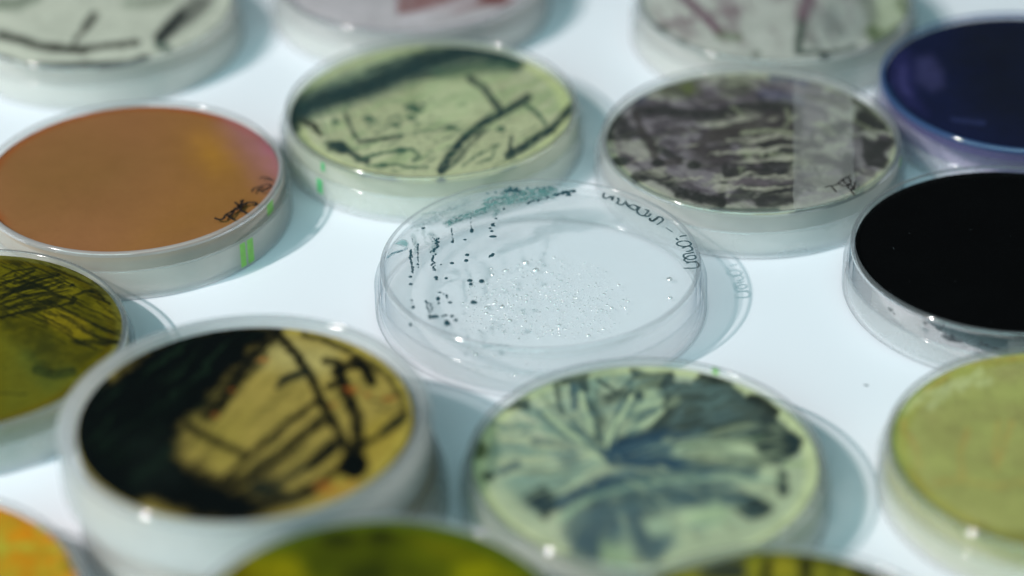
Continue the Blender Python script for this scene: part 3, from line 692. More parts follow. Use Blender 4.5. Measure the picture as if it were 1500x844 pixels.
# ---- brown dish -------------------------------------------------------------------
def brown():
    x, y = -109.1, 65.5
    e = dish('plain orange brown dish blushing pink at its right edge, with black scribbles', x, y, 0,
             A('brown', 'brown_agar', (168, 118, 62), (.75, .55, .4), .9), ml=M_MILK2, rim=M_RIMB, wall=M_WALLB, ath=2.0, lid_top=9.5)
    s = sheet_for(x, y, 0, 1.585, (0, 130, 2.637), R=42.5)
    s.fill((162, 108, 70), 1)
    s.poly((160, 112, 46), [700, 80, 1100, 100, 1100, 400, 900, 600, 500, 620, 650, 400], al=.55, soft=260, rag=20, mottle=.2)
    s.poly((134, 100, 52), [0, 260, 300, 150, 620, 260, 500, 420, 100, 520, 0, 440], al=.5, soft=240, rag=20, mottle=.2)
    s.poly((196, 136, 50), [760, 200, 860, 210, 900, 290, 830, 320, 770, 270], al=.7, soft=120, rag=16)
    s.ring((168, 84, 38), 39.8, 42.6, .75, soft=2.4, a0=35, a1=215)
    s.ring((176, 84, 60), 40.5, 42.6, .6, soft=2, a0=15, a1=80)
    s.poly((186, 118, 142), [890, 130, 980, 150, 1080, 210, 1120, 300, 1095, 390, 1040, 350, 980, 270, 920, 200], al=.75, soft=150, rag=12, mottle=.2)
    s.poly((150, 78, 128), [980, 150, 1050, 190, 1105, 270, 1095, 330, 1075, 270, 1020, 200], al=.55, soft=50, rag=10)
    s.fill((122, 84, 40), .1, mottle=1.4, scale=12)
    s.build('growth', e, H - 1.585, .3)['label'] = 'smooth brown gel surface turning pink at the right edge'
    W = (300, 240, 4.689)
    writing('handwriting', e, [[68, 370, 90, 382, 125, 378, 145, 350, 190, 325, 215, 300], [150, 345, 175, 370, 205, 385], [160, 365, 185, 345, 200, 320, 175, 330], [205, 262, 230, 285, 250, 320, 295, 342],
                               [215, 320, 235, 290, 265, 250, 240, 262], [250, 290, 290, 268, 335, 265, 355, 272, 340, 290], [225, 280, 245, 300, 262, 270]], W, H - .45, .8, M_INKB, 'lower black scribble', seed=5)
    writing('handwriting', e, [[375, 100, 400, 92, 440, 100, 465, 115], [325, 192, 335, 172, 380, 155, 430, 140, 455, 150, 430, 175, 390, 188, 365, 175, 400, 160]], W, H - .45, .6, M_INKB, 'upper fainter black scribble', seed=6)
    wall_patch('marker_stripe', e, M_GREEN, 46.5, 49, 1.2, 8.9, label='bright green mark, left of a close pair'); wall_patch('marker_stripe', e, M_GREEN, 50, 53, 1.2, 8.9)
    wall_patch('marker_stripe', e, M_GREEN, 66, 71, 9.7, 13.4, 44.0)
brown()

# ---- black dish on the right ---------------------------------------------------------
def black():
    x, y = 136.9, 16.1
    e = dish('clear walled dish with a solid jet black top at the right edge of the picture', x, y, 0,
             A('black', 'charcoal_agar', (6, 6, 7), (.02, .02, .02), .985, 0.0), mb=M_DARKCLEAR, wall=M_DARKCLEAR, ath=.7, lid_top=8.2)
    s = sheet_for(x, y, 0, 1.585, (1220, 400, 5.357), R=42.5, step=.5, relief=0)
    s.fill((5, 5, 6), 1); s.build('growth', e, H - 1.585)['label'] = 'even black surface'
    dust(e, 12, 8, (62, 66, 70))
    m = simple('dark_residue', (40, 48, 54), .6, .85)
    rnd = random.Random(12)
    spots = [(-57, 9.8, 1.2, .9), (-55, 9.2, .6, .5), (-41, 11.2, .8, .7), (-35, 10.9, 1.0, .6), (-34, 11.8, .5, .5), (-31.5, 9.2, 2.4, 1.0), (-28.5, 8.9, 2.2, .9), (-30, 10.2, .7, .5), (-18, 9.4, 1.9, .6), (-19, 10.3, .5, .5), (-14, 8.9, 1.3, .4), (4, 9.5, 2.2, .7), (12, 9.9, 1.2, .6)]
    for a0, z, ww, hh in spots:
        V = []; Fs = []; n = 14
        R = 42.72
        for k in range(n):
            t = 2 * math.pi * k / n; f = rnd.uniform(.6, 1.2); aa = math.radians(a0) + ww * f * math.cos(t) / R
            V.append((R * math.sin(aa) * MM, -R * math.cos(aa) * MM, (z + hh * f * math.sin(t)) * MM))
        V.append(((R - .25) * math.sin(math.radians(a0)) * MM, -(R - .25) * math.cos(math.radians(a0)) * MM, z * MM))
        for k in range(n): Fs.append((k, (k + 1) % n, n))
        mesh_obj('residue_spot', V, Fs, m, e)
    wall_patch('overlay', e, M_OVERLAY, -10, 16, 5.5, 12.6, 44.0, 'frosted tape strip around the front wall', seg=16)
    wall_patch('overlay', e, M_OVERLAY, -66, -40, 6.5, 12.8, 44.0, 'frosted tape strip around the left of the wall', seg=16)
black()

# ---- deep purple dish -----------------------------------------------------------------
def purple():
    x, y = 156.6, 111.0
    e = dish('deep indigo dish with a teal tint along its rim at the upper right', x, y, 0,
             A('purple', 'indigo_agar', (34, 22, 92), (.1, .08, .35), .93, .1), mb=plastic('indigo_tinted_polystyrene', face=(.93, .95, .98), edge=(.3, .4, .6), milk=.01), ath=3.2, wall=plastic('indigo_side_wall', milk=.14, milkcol=(.62, .6, .9), face=(.96, .95, .99)), rim=M_RIMU, ml=M_CLEAR2, lid_top=6.5)
    s = sheet_for(x, y, 0, 1.585, (1280, 0, 3.377), R=42.5)
    s.fill((11, 20, 58), 1)
    s.poly((9, 14, 34), [420, 60, 743, 50, 1300, 100, 1300, 700, 743, 700, 500, 560, 380, 300], al=.9, soft=200, rag=20)
    s.poly((52, 48, 104), [60, 260, 160, 250, 210, 330, 200, 470, 260, 560, 160, 520, 80, 420], al=.6, soft=60)
    s.poly((86, 80, 126), [215, 290, 280, 270, 340, 350, 345, 430, 290, 450, 210, 400], al=.5, soft=40, rag=8)  # violet patch paints a soft reflection on the dish top
    s.poly((84, 76, 128), [130, 330, 160, 320, 155, 400, 190, 480, 150, 460, 125, 400], al=.6, soft=30, rag=8)
    s.line((48, 54, 96), 18, [390, 590, 460, 600, 540, 610], al=.7, soft=16, rag=8)
    s.ring((44, 84, 120), 40.8, 42.6, .7, soft=1.2, a0=180, a1=300)  # teal tint along the front left rim
    s.build('growth', e, H - 1.585)['label'] = 'dark indigo growth with a painted violet reflection'
purple()

# ---- yellow green dish front right ------------------------------------------------------
def yellow():
    x, y = 135.3, -76.4
    e = dish('plain mustard green dish with faint orange streaks at the lower right', x, y, 0,
             A('yellow', 'mustard_agar', (176, 178, 84), (.85, .85, .5), .55), ml=M_MILK2, wall=M_WALLO, ath=2.6)
    s = sheet_for(x, y, 0, 1.585, (1280, 490, 2.386), R=42.4)
    s.fill((176, 168, 108), .85)
    s.poly((160, 156, 92), [160, 300, 350, 200, 525, 180, 900, 200, 900, 600, 525, 690, 300, 600, 180, 480], al=.6, soft=90, rag=20)
    s.ring((170, 166, 70), 38.5, 41, .6, soft=1.5); s.ring((178, 184, 96), 40.8, 42.5, .8)
    s.ring((158, 128, 52), 38.6, 40.8, .55, soft=1.4, a0=190, a1=300)
    O = (190, 140, 70)
    for p in ([100, 300, 110, 340, 150, 400, 160, 460], [210, 520, 300, 510, 420, 530, 540, 515], [440, 300, 420, 380, 430, 470], [480, 310, 450, 400, 440, 440], [330, 330, 300, 420, 310, 500], [180, 200, 300, 110, 420, 90, 525, 80]):
        s.line(O, 14, p, al=.42, soft=14, rag=12, mottle=.6)
    for p in ([110, 260, 180, 210, 250, 190, 300, 160], [300, 190, 350, 150, 370, 130], [200, 250, 260, 205], [370, 170, 400, 165]):
        s.line((214, 216, 168), 22, p, al=.5, soft=18, rag=12, mottle=.7)  # pale streaks paint faint reflections on the dish top
    s.line((110, 104, 40), 22, [360, 680, 440, 700, 540, 705], al=.7, soft=18, rag=8)
    s.fill((188, 196, 110), .18, mottle=1.6, scale=9)
    s.build('growth', e, H - 1.585)
yellow()

# ---- olive dish on the left -------------------------------------------------------------
def olive():
    x, y = -145.7, -17.7
    e = dish('dark olive gold dish with brushed blackish streaks at the left edge', x, y, 0,
             A('olive', 'olive_agar', (122, 118, 30), (.6, .58, .12), .75), wall=M_WALLG, ath=2.8)
    s = sheet_for(x, y, 0, 1.585, (0, 350, 2.813), R=42.5, step=.28); D = (38, 42, 14); K = (24, 28, 14)
    s.fill((104, 95, 14), 1)
    s.poly((100, 98, 28), [0, 400, 200, 420, 300, 560, 260, 640, 100, 720, 0, 740], al=.8, soft=80)
    s.ring((122, 116, 50), 40.6, 42.6, .8, soft=.6)
    s.ring((98, 80, 10), 38.5, 40.6, .6, soft=1)
    s.poly((62, 58, 12), [0, 60, 220, 90, 360, 150, 480, 260, 510, 380, 480, 430, 300, 330, 180, 150, 0, 110], al=.5, soft=40, rag=14)
    s.poly(D, [0, 320, 120, 330, 250, 400, 340, 440, 440, 450, 340, 540, 180, 580, 120, 500, 60, 420, 0, 380], al=.75, soft=50, rag=18, mottle=.6)
    s.poly((138, 118, 22), [180, 290, 260, 290, 350, 340, 380, 400, 300, 410, 220, 370, 180, 330], al=.85, soft=20, rag=12)
    s.poly((130, 116, 22), [180, 180, 260, 150, 310, 190, 340, 230, 300, 260, 200, 235], al=.6, soft=20, rag=12)
    s.poly((130, 116, 22), [380, 250, 440, 270, 490, 320, 490, 370, 430, 340, 380, 290], al=.5, soft=24, rag=12)
    L = [([0, 325, 110, 295, 240, 275, 300, 265], 9), ([0, 270, 90, 240, 200, 215, 300, 190], 8), ([0, 250, 120, 180, 180, 165, 240, 148], 7), ([0, 190, 80, 160, 140, 130], 9), ([80, 200, 150, 170, 220, 155], 8),
         ([0, 210, 120, 200, 200, 205], 14), ([100, 235, 190, 225, 260, 240, 310, 250], 12), ([60, 180, 120, 185, 190, 200], 12), ([240, 280, 330, 320, 420, 370, 500, 400], 7), ([300, 240, 350, 215, 400, 220, 450, 270], 9),
         ([180, 320, 240, 350, 300, 390], 6), ([200, 300, 270, 330, 340, 370, 400, 400], 6), ([180, 300, 230, 320], 7), ([340, 380, 420, 410, 500, 430], 10), ([320, 420, 400, 430, 480, 425], 16), ([0, 240, 60, 215, 130, 200], 14),
         ([150, 540, 220, 560, 300, 550], 30), ([0, 635, 60, 640, 110, 640], 5), ([380, 350, 440, 380, 490, 380], 8), ([400, 260, 450, 300, 500, 340], 5), ([230, 180, 270, 175, 310, 200], 6), ([250, 310, 330, 355, 390, 385], 5),
         ([180, 335, 260, 380, 330, 430, 400, 455], 7), ([0, 160, 60, 130, 150, 120], 6), ([0, 290, 100, 268, 210, 262], 12), ([60, 150, 110, 180, 170, 190], 10)]
    s.poly(K, [0, 90, 250, 90, 420, 180, 510, 380, 440, 460, 260, 440, 120, 330, 0, 330], al=.75, soft=20, br=('dir', .42, 0, 6, 90, .12))
    s.poly(K, [0, 160, 240, 130, 300, 220, 200, 300, 0, 330], al=.8, soft=20, br=('dir', -.25, 0, 7, 90, .0))
    for p, ww in L: s.line(K, ww, p, al=.8, soft=6, rag=7, mottle=.55, ms=1)
    for a, b, c in ((240, 148, 10), (375, 215, 12), (300, 190, 10), (295, 265, 14)): s.dot(K, a, b, c, c * .6, al=.8)
    s.line((78, 94, 40), 60, [110, 500, 200, 600, 280, 560], al=.3, soft=50)
    s.ring(K, 41, 42.6, .7, soft=.5, a0=262, a1=274); s.ring(K, 41.6, 42.6, .6, soft=.5, a0=285, a1=312)
    s.build('growth', e, H - 1.585)
olive()

# ---- stacked dish in front left: lower and upper ------------------------------------------
def stacked():
    e = dish('amber gel dish mostly hidden beneath the black and gold dish at lower left', -62.3, -77.0, 0,
             A('amber', 'amber_agar', (190, 150, 90), (.9, .75, .5), .5), ml=M_MILK2)
    x, y, z0 = -65.6, -76.8, H
    e = dish('black and gold dish in a thick milky white rim, top of its stack', x, y, z0,
             A('gold', 'golden_agar', (176, 160, 92), (.85, .8, .5), .55), ml=M_MILK, rim=M_RIMB, wall=M_MILK, lid_top=14.0, ath=2.55)
    s = sheet_for(x, y, z0, 1.585, (60, 440, 2.089), R=40.6); K = (4, 9, 9); T = (14, 27, 25); G = (160, 142, 68)
    s.fill((168, 144, 72), 1, mottle=.0)
    s.poly((112, 100, 46), [420, 380, 700, 150, 1110, 200, 1110, 480, 900, 620, 500, 560], al=.5, soft=50, br=('dir', -.75, 0, 26, 220, .05))
    s.poly((196, 180, 118), [720, 110, 900, 150, 900, 220, 800, 230, 700, 200, 640, 200], al=.6, soft=60)
    s.poly((140, 124, 52), [450, 380, 640, 330, 620, 500, 520, 520], al=.6, soft=80)
    s.poly((176, 148, 50), [1000, 380, 1110, 330, 1100, 450, 1000, 540, 860, 610, 840, 560], al=.6, soft=40)
    s.ring((186, 166, 70), 38.6, 40.3, .5, soft=1, a0=-40, a1=110)
    s.poly(K, [60, 300, 100, 230, 180, 170, 175, 240, 215, 235, 240, 200, 330, 130, 420, 85, 560, 60, 730, 60, 720, 130, 650, 160, 640, 200, 590, 240, 540, 290, 520, 340, 460, 370, 440, 400, 420, 470, 480, 520, 580, 560, 700, 600, 820, 590, 760, 640, 600, 700, 480, 690, 380, 640, 330, 625, 270, 660, 160, 600, 60, 440], al=1, soft=46, rag=22, mottle=.0)
    s.poly((20, 36, 24), [140, 300, 420, 110, 700, 100, 560, 280, 420, 400, 400, 480, 300, 560, 140, 440], al=.75, soft=60, br=('dir', -.7, 0, 20, 200, .12))
    s.poly(K, [430, 470, 520, 340, 640, 200, 600, 330, 520, 460, 480, 540], al=.6, soft=40, rag=16, br=('dir', -.9, 0, 16, 160, .0))
    s.poly(K, [500, 300, 720, 90, 740, 140, 620, 250, 520, 380], al=.8, soft=24, rag=16, br=('dir', -.9, 0, 11, 120, -.05))
    s.poly(K, [420, 470, 560, 540, 900, 560, 820, 610, 600, 640, 400, 600], al=.8, soft=24, rag=18, br=('dir', -.5, 0, 14, 100, -.1))
    s.poly(T, [560, 540, 700, 420, 860, 330, 940, 480, 860, 570, 700, 620], al=.75, soft=30, br=('dir', -.72, 0, 13, 160, .08))
    s.line(K, 22, [730, 95, 650, 165, 600, 240, 540, 320, 500, 360], al=.95, soft=16, rag=14, mottle=.2)
    s.poly(K, [180, 235, 200, 225, 215, 255, 190, 260], al=1, soft=10)
    s.line(K, 20, [450, 385, 530, 430, 620, 470], al=.85, soft=20, rag=8, mottle=.2)
    s.line(K, 24, [735, 115, 790, 180, 830, 240, 860, 310, 910, 400, 950, 480], al=.95, soft=14, rag=9, mottle=.15)
    s.line(T, 15, [725, 265, 760, 235, 820, 215], al=.85, soft=12, rag=8); s.line(T, 22, [740, 245, 790, 225], al=.8, soft=14)
    s.line(K, 17, [845, 310, 760, 370, 680, 440, 600, 510, 560, 550], al=.92, soft=12, rag=7)
    s.line(K, 26, [880, 360, 800, 410, 740, 470, 660, 530, 590, 560], al=.92, soft=18, rag=8)
    s.line(T, 22, [900, 440, 840, 490, 760, 540, 680, 590], al=.9, soft=16, rag=8); s.line(K, 26, [910, 430, 830, 500], al=.9, soft=16)
    s.line(K, 20, [940, 500, 860, 550, 780, 600, 700, 610], al=.92, soft=14, rag=8); s.line(T, 18, [650, 560, 740, 590, 780, 610], al=.8, soft=16)
    s.line(K, 34, [920, 240, 940, 300, 965, 360, 970, 430, 955, 520], al=.95, soft=16, rag=9)
    s.dot(K, 955, 505, 48, 44, al=1, soft=.3, rag=10)
    s.line(K, 17, [865, 185, 910, 190, 920, 240, 880, 265], al=.92, soft=10, rag=9); s.line(K, 24, [900, 220, 950, 195, 985, 200, 1010, 245], al=.95, soft=12, rag=8)
    s.line(K, 22, [960, 180, 1000, 215, 1012, 250], al=.9, soft=12)
    s.line(K, 18, [960, 450, 1010, 430, 1060, 400, 1110, 360], al=.9, soft=13, rag=9); s.line(T, 20, [1050, 400, 1085, 370, 1110, 350], al=.9, soft=12)
    s.line(K, 16, [800, 108, 860, 120, 930, 150, 1000, 190, 1060, 230, 1100, 290, 1115, 340], al=.8, soft=12, rag=9, mottle=.5)
    s.line(T, 8, [1000, 300, 1040, 310, 1080, 290], al=.6, soft=8, rag=8); s.line(T, 8, [1020, 330, 1070, 345, 1100, 330], al=.5, soft=8, rag=8)
    for a, b, c in ((680, 185, 22), (585, 275, 14), (530, 352, 16), (955, 275, 26), (935, 270, 16), (895, 320, 16), (1060, 300, 20), (870, 570, 40), (1000, 290, 14), (1080, 300, 12)):
        s.dot((176, 92, 36), a, b, c * .8, c * .4, al=.5, soft=.9, rag=10)
    s.line((190, 120, 40), 10, [850, 600, 920, 585, 960, 560], al=.6, soft=12, rag=10)
    s.poly((30, 40, 34), [250, 420, 420, 400, 430, 560, 300, 580], al=.25, soft=60, rag=20, mottle=.8)
    s.build('growth', e, H - 1.585)['label'] = 'black growth covering the left half, bars and branches over gold at right'
    wall_patch('residue', e, simple('wall_residue', (30, 30, 44), .6, .8), 14, 34, 9.6, 12.4, 42.6, seg=12)
stacked()

# ---- pale green dish front centre --------------------------------------------------------
def pale():
    x, y = 31.8, -77.8
    e = dish('pale green dish with large spreading slate blue patches, in front of the clear dish', x, y, 0,
             A('pale', 'pale_yellow_green_agar', (210, 216, 178), (.985, .99, .955), .03), wall=M_WALLG, ath=2.6)
    s = sheet_for(x, y, 0, 2.3, (660, 500, 2.453)); D = (12, 38, 50); S = (46, 76, 94); L = (194, 206, 172); B = (34, 68, 98)
    s.fill((206, 212, 180), .5)
    s.poly((120, 146, 140), [120, 300, 300, 140, 560, 100, 770, 150, 770, 340, 560, 440, 300, 620, 140, 480], al=.7, soft=50, br=('rad', 590, 410, 5, 260, .05))
    s.poly(S, [360, 150, 560, 110, 770, 150, 770, 340, 600, 420, 420, 330], al=.8, soft=40, br=('rad', 570, 430, 7, 220, .12))
    s.ring((208, 212, 164), 39.2, 42.3, .6, soft=1.6, rag=.4)
    s.poly((124, 146, 134), [300, 120, 560, 90, 760, 160, 760, 330, 560, 400, 360, 300, 330, 200], al=.35, soft=60, rag=20)
    s.poly(S, [300, 560, 420, 540, 560, 480, 760, 470, 900, 450, 1010, 470, 1000, 600, 850, 600, 800, 640, 820, 700, 740, 790, 680, 800, 560, 780, 520, 800, 440, 770, 400, 690, 460, 640], al=.75, soft=34, rag=26, mottle=.5, ms=6)
    s.poly(D, [650, 100, 720, 112, 800, 110, 810, 145, 870, 150, 890, 115, 950, 118, 1010, 150, 1060, 200, 1110, 195, 1160, 235, 1180, 290, 1230, 330, 1265, 350, 1250, 400, 1180, 440, 1130, 420, 1100, 380, 1080, 350, 950, 350, 850, 340, 760, 370, 780, 400, 870, 440, 820, 465, 700, 455, 560, 440, 540, 400, 600, 350, 700, 320, 760, 260, 765, 180, 700, 160, 650, 130], al=.93, soft=16, rag=12, mottle=.12)
    s.poly((92, 108, 106), [800, 190, 900, 170, 1000, 190, 1080, 230, 1100, 290, 900, 280, 800, 270], al=.5, soft=60, rag=24, mottle=.7)
    s.poly((26, 34, 34), [890, 115, 950, 118, 1010, 150, 980, 160, 900, 135], al=.8, soft=12, rag=8); s.line((24, 34, 36), 26, [1080, 205, 1130, 220, 1165, 255], al=.9, soft=14, rag=8)
    s.poly(B, [560, 380, 640, 350, 760, 330, 760, 450, 620, 460, 560, 440], al=.5, soft=50, rag=14)
    s.poly(D, [380, 130, 495, 118, 498, 185, 470, 180, 450, 150, 400, 155], al=.85, soft=12, rag=8, mottle=.2)
    s.poly(D, [175, 245, 230, 215, 280, 205, 285, 250, 230, 245], al=.9, soft=12, rag=7); s.line(D, 16, [380, 150, 385, 200, 400, 260], al=.7, soft=12, rag=8, mottle=.5)
    s.line(S, 18, [440, 160, 445, 240], al=.75, soft=12, rag=8); s.line(D, 30, [500, 230, 540, 290, 520, 350, 560, 380], al=.6, soft=24, rag=14, mottle=.4)
    s.line(D, 30, [560, 210, 610, 190, 680, 195, 700, 160], al=.7, soft=20, rag=14, mottle=.4); s.line(D, 10, [530, 140, 570, 165, 600, 190, 650, 140], al=.7, soft=8, rag=7, mottle=.4)
    s.line(L, 17, [340, 260, 420, 330, 500, 390, 560, 440], al=.8, soft=10, rag=6, mottle=.2); s.line(L, 12, [560, 380, 590, 300, 640, 230, 650, 200], al=.8, soft=8, rag=5, mottle=.2)
    s.line(L, 14, [470, 190, 490, 270, 510, 330], al=.7, soft=10, rag=6); s.line(L, 12, [650, 310, 720, 290, 760, 250], al=.65, soft=10, rag=7); s.line(L, 12, [660, 250, 720, 225, 760, 220], al=.6, soft=10, rag=7)
    s.poly(L, [690, 170, 750, 180, 755, 240, 700, 230], al=.6, soft=20, rag=12, mottle=.5); s.line(S, 14, [320, 260, 420, 350, 540, 400], al=.5, soft=12, rag=8)
    s.line((112, 134, 126), 16, [110, 280, 200, 310, 300, 310], al=.7, soft=14, rag=10, mottle=.6); s.line(S, 20, [300, 360, 340, 360, 440, 380], al=.5, soft=18, rag=12, mottle=.5); s.poly(S, [380, 400, 440, 390, 470, 430, 430, 470, 390, 450], al=.5, soft=26, rag=14)
    s.line((150, 176, 144), 16, [740, 385, 860, 375, 1000, 360, 1120, 350], al=.8, soft=12, rag=8, mottle=.25); s.line((130, 152, 134), 16, [760, 400, 880, 440, 1000, 460, 1100, 450], al=.7, soft=14, rag=10)
    s.line(D, 34, [850, 405, 960, 405, 1050, 430, 1100, 440], al=.75, soft=22, rag=10, mottle=.3)
    s.line((150, 176, 150), 16, [400, 640, 480, 570, 600, 520, 760, 480, 900, 480], al=.7, soft=14, rag=8, mottle=.3)
    s.line(B, 38, [290, 570, 340, 590, 420, 570, 520, 520, 640, 490], al=.8, soft=24, rag=12, mottle=.3); s.poly(D, [260, 560, 330, 515, 380, 560, 390, 600, 340, 645, 310, 620], al=.9, soft=18, rag=10)
    s.poly(D, [1010, 560, 1060, 545, 1110, 560, 1170, 600, 1130, 630, 1080, 645, 1020, 610], al=.97, soft=14, rag=8, mottle=.1)
    s.line(D, 30, [1190, 480, 1195, 540], al=.9, soft=16, rag=8); s.line((140, 160, 110), 10, [1200, 445, 1275, 440], al=.6, soft=12)
    s.dot((66, 78, 40), 100, 392, 34, 34, al=.85, soft=.7, rag=8); s.line(S, 20, [180, 470, 240, 440], al=.7, soft=20, rag=8); s.dot((36, 56, 50), 135, 485, 26, 16, al=.9, soft=.5)
    s.poly(D, [560, 440, 760, 330, 1180, 340, 1180, 440, 820, 470], al=.75, soft=30, br=('rad', 560, 420, 7, 300, .0))
    s.poly(L, [600, 440, 800, 330, 1160, 330, 1200, 460, 900, 520, 640, 500], al=.5, soft=30, br=('rad', 520, 430, 8, 320, .2))
    s.poly(L, [380, 600, 640, 480, 1000, 480, 980, 680, 700, 800, 440, 760], al=.3, soft=40, br=('rad', 560, 300, 5, 240, .15))
    s.poly((92, 112, 116), [780, 160, 1000, 150, 1160, 260, 1100, 320, 800, 330], al=.7, soft=40, br=('rad', 640, 400, 6, 200, .12))
    s.poly(D, [1095, 385, 1140, 335, 1230, 325, 1268, 352, 1250, 400, 1185, 445, 1125, 425], al=.95, soft=18, rag=12, mottle=.1)
    s.poly(B, [540, 400, 620, 350, 760, 320, 900, 330, 800, 370, 800, 410, 890, 440, 820, 470, 660, 460, 560, 440], al=.85, soft=34, rag=14)
    s.line(S, 44, [540, 545, 660, 500, 780, 490, 900, 470, 1080, 470], al=.75, soft=34, rag=14, mottle=.3)
    s.line(S, 60, [640, 560, 760, 560, 900, 540, 1020, 560], al=.75, soft=44, rag=16, mottle=.3)
    s.poly((52, 78, 98), [440, 610, 560, 580, 680, 600, 690, 680, 800, 700, 740, 800, 680, 770, 560, 730, 520, 800, 440, 740, 400, 680], al=.75, soft=36, rag=22, mottle=.3)
    s.line((150, 176, 158), 12, [400, 640, 480, 570, 620, 530, 800, 500, 1000, 490, 1160, 500], al=.6, soft=14, rag=8)
    s.poly((196, 208, 180), [840, 620, 960, 590, 1005, 625, 960, 665, 860, 660], al=.7, soft=40, rag=14)
    s.poly((170, 188, 150), [840, 620, 960, 580, 1010, 620, 960, 660, 860, 660], al=.8, soft=40, rag=14); s.poly((178, 194, 170), [690, 640, 780, 640, 800, 690, 720, 700], al=.8, soft=30, rag=12); s.poly((165, 185, 150), [540, 720, 640, 740, 660, 830, 560, 830], al=.8, soft=30, rag=12)
    WE = [300, 150, 560, 100, 780, 120, 1000, 160, 1180, 300, 1220, 440, 1100, 640, 700, 780, 440, 760, 260, 600, 200, 400]
    s.poly(L, WE, al=.3, soft=50, br=('rad', 560, 430, 7, 240, .3))
    s.poly((110, 136, 140), WE, al=.4, soft=50, br=('dir', -.15, 0, 16, 150, .25))
    s.poly(D, WE, al=.3, soft=50, br=('rad', 600, 460, 6, 210, .4))
    for i in range(30):
        r = random.Random(300 + i); a = r.uniform(0, 6.28); q = r.uniform(.1, .8); cx = 700 + math.cos(a) * 560 * q; cy = 440 + math.sin(a) * 330 * q
        s.line(r.choice([L, S, (110, 132, 128)]), r.uniform(5, 14), [cx, cy, cx + (cx - 600) * .14, cy + (cy - 400) * .14], al=.35, soft=12, rag=12, mottle=.5)
    s.build('growth', e, H - 2.3)
    wall_patch('marker_stripe', e, M_GREEN, 151.5, 154, 11.5, 14.0, 44.0)
pale()

# ---- orange dish bottom left ----------------------------------------------------------------
def orange():
    x, y = -144.5, -128.4
    e = dish('bright orange yellow dish cut by the bottom left corner', x, y, 0, A('orange', 'orange_agar', (214, 150, 60), (.95, .7, .4), .6), ml=M_MILK2)
    s = sheet_for(x, y, 0, 1.585, (0, 700, 5.86), R=42.5)
    s.fill((184, 140, 34), 1); s.fill((206, 132, 20), .7, mottle=1.2, scale=6); s.fill((164, 160, 48), .3, mottle=2.4, scale=4)
    s.ring((206, 128, 40), 40.6, 42.6, .8, soft=1.4)
    for a, b, c, d in ((470, 430, 60, 50), (600, 740, 60, 60), (70, 170, 60, 40), (240, 250, 80, 40)): s.dot((112, 104, 16), a, b, c, d, al=.75, soft=1, rag=30)
    for a, b, c, d in ((350, 440, 80, 40), (200, 590, 100, 40), (480, 620, 60, 60), (20, 560, 60, 100)): s.dot((176, 176, 60), a, b, c, d, al=.6, soft=1.2, rag=40)
    for a, b, c, d in ((250, 490, 60, 60), (90, 520, 60, 30), (240, 700, 90, 30), (440, 700, 60, 50), (560, 520, 90, 40), (40, 415, 40, 20)): s.dot((214, 126, 14), a, b, c, d, al=.7, soft=1.2, rag=30)
    s.build('growth', e, H - 1.585)
orange()

# ---- bottom centre dishes -------------------------------------------------------------------
def bottom():
    x, y, z0 = -31.5, -161.0, H
    dish('lower dish of the stack at the bottom edge, hidden beneath the dark green dish', -31.5, -161.0, 0, A('olive', ''), ml=M_MILK2)
    e = dish('dark olive green dish rising from the bottom edge, top of its stack', x, y, z0, A('dgreen', 'dark_green_agar', (96, 100, 10), (.5, .52, .06), .7))
    s = sheet_for(x, y, z0, 1.585, (280, 740, 2.778), R=42.5)
    s.fill((88, 92, 6), 1); s.ring((80, 96, 20), 39.5, 42.6, .8, soft=2)
    s.poly((142, 128, 4), [120, 240, 260, 200, 430, 220, 470, 320, 100, 320], al=.85, soft=70, rag=20); s.poly((150, 142, 6), [1080, 250, 1200, 240, 1340, 300, 1100, 320], al=.85, soft=60, rag=20)
    s.poly((44, 52, 4), [420, 160, 520, 110, 900, 110, 860, 200, 1000, 300, 700, 330, 500, 300], al=.6, soft=70, rag=20)
    s.dot((30, 34, 4), 600, 140, 70, 26, al=.85, soft=1); s.dot((30, 34, 4), 770, 125, 60, 26, al=.85, soft=1); s.poly((22, 30, 4), [640, 260, 780, 220, 820, 330, 600, 330], al=.7, soft=50)
    s.dot((60, 36, 0), 210, 280, 50, 26, al=.6, soft=1); s.poly((118, 112, 8), [900, 130, 1050, 160, 1200, 230, 1000, 210], al=.6, soft=40); s.line((36, 74, 26), 26, [280, 150, 400, 110, 520, 85], al=.8, soft=24, rag=8)
    s.build('growth', e, H - 1.585)
    x, y = 58.2, -157.0
    e = dish('yellow green dish with upright black bars, barely showing at the bottom edge', x, y, 0, A('bars', 'olive_yellow_agar', (160, 152, 40), (.75, .72, .2), .6))
    s = sheet_for(x, y, 0, 1.585, (960, 780, 3.409), R=42.5); K = (14, 18, 18)
    s.fill((138, 132, 36), 1); s.ring((92, 94, 28), 40.2, 42.6, .8, soft=1.4)
    s.poly((30, 42, 46), [230, 190, 330, 150, 450, 140, 460, 240, 200, 240], al=.92, soft=24, rag=10); s.poly(K, [1000, 170, 1140, 185, 1240, 240, 1000, 240, 960, 190], al=.92, soft=26, rag=10)
    s.line(K, 40, [560, 160, 550, 240, 540, 400], al=.95, soft=24, rag=8); s.line(K, 46, [750, 155, 750, 240, 750, 400], al=.95, soft=24, rag=8); s.line((60, 66, 20), 40, [900, 150, 880, 260], al=.5, soft=30)
    s.line(K, 40, [560, 155, 760, 150, 1000, 165], al=.4, soft=30); s.dot((180, 160, 40), 640, 180, 60, 50, al=.5, soft=1)
    s.poly(K, [250, 260, 1200, 260, 1300, 500, 900, 700, 300, 500], al=.6, soft=100, rag=40, mottle=.9)
    s.build('growth', e, H - 1.585)
bottom()

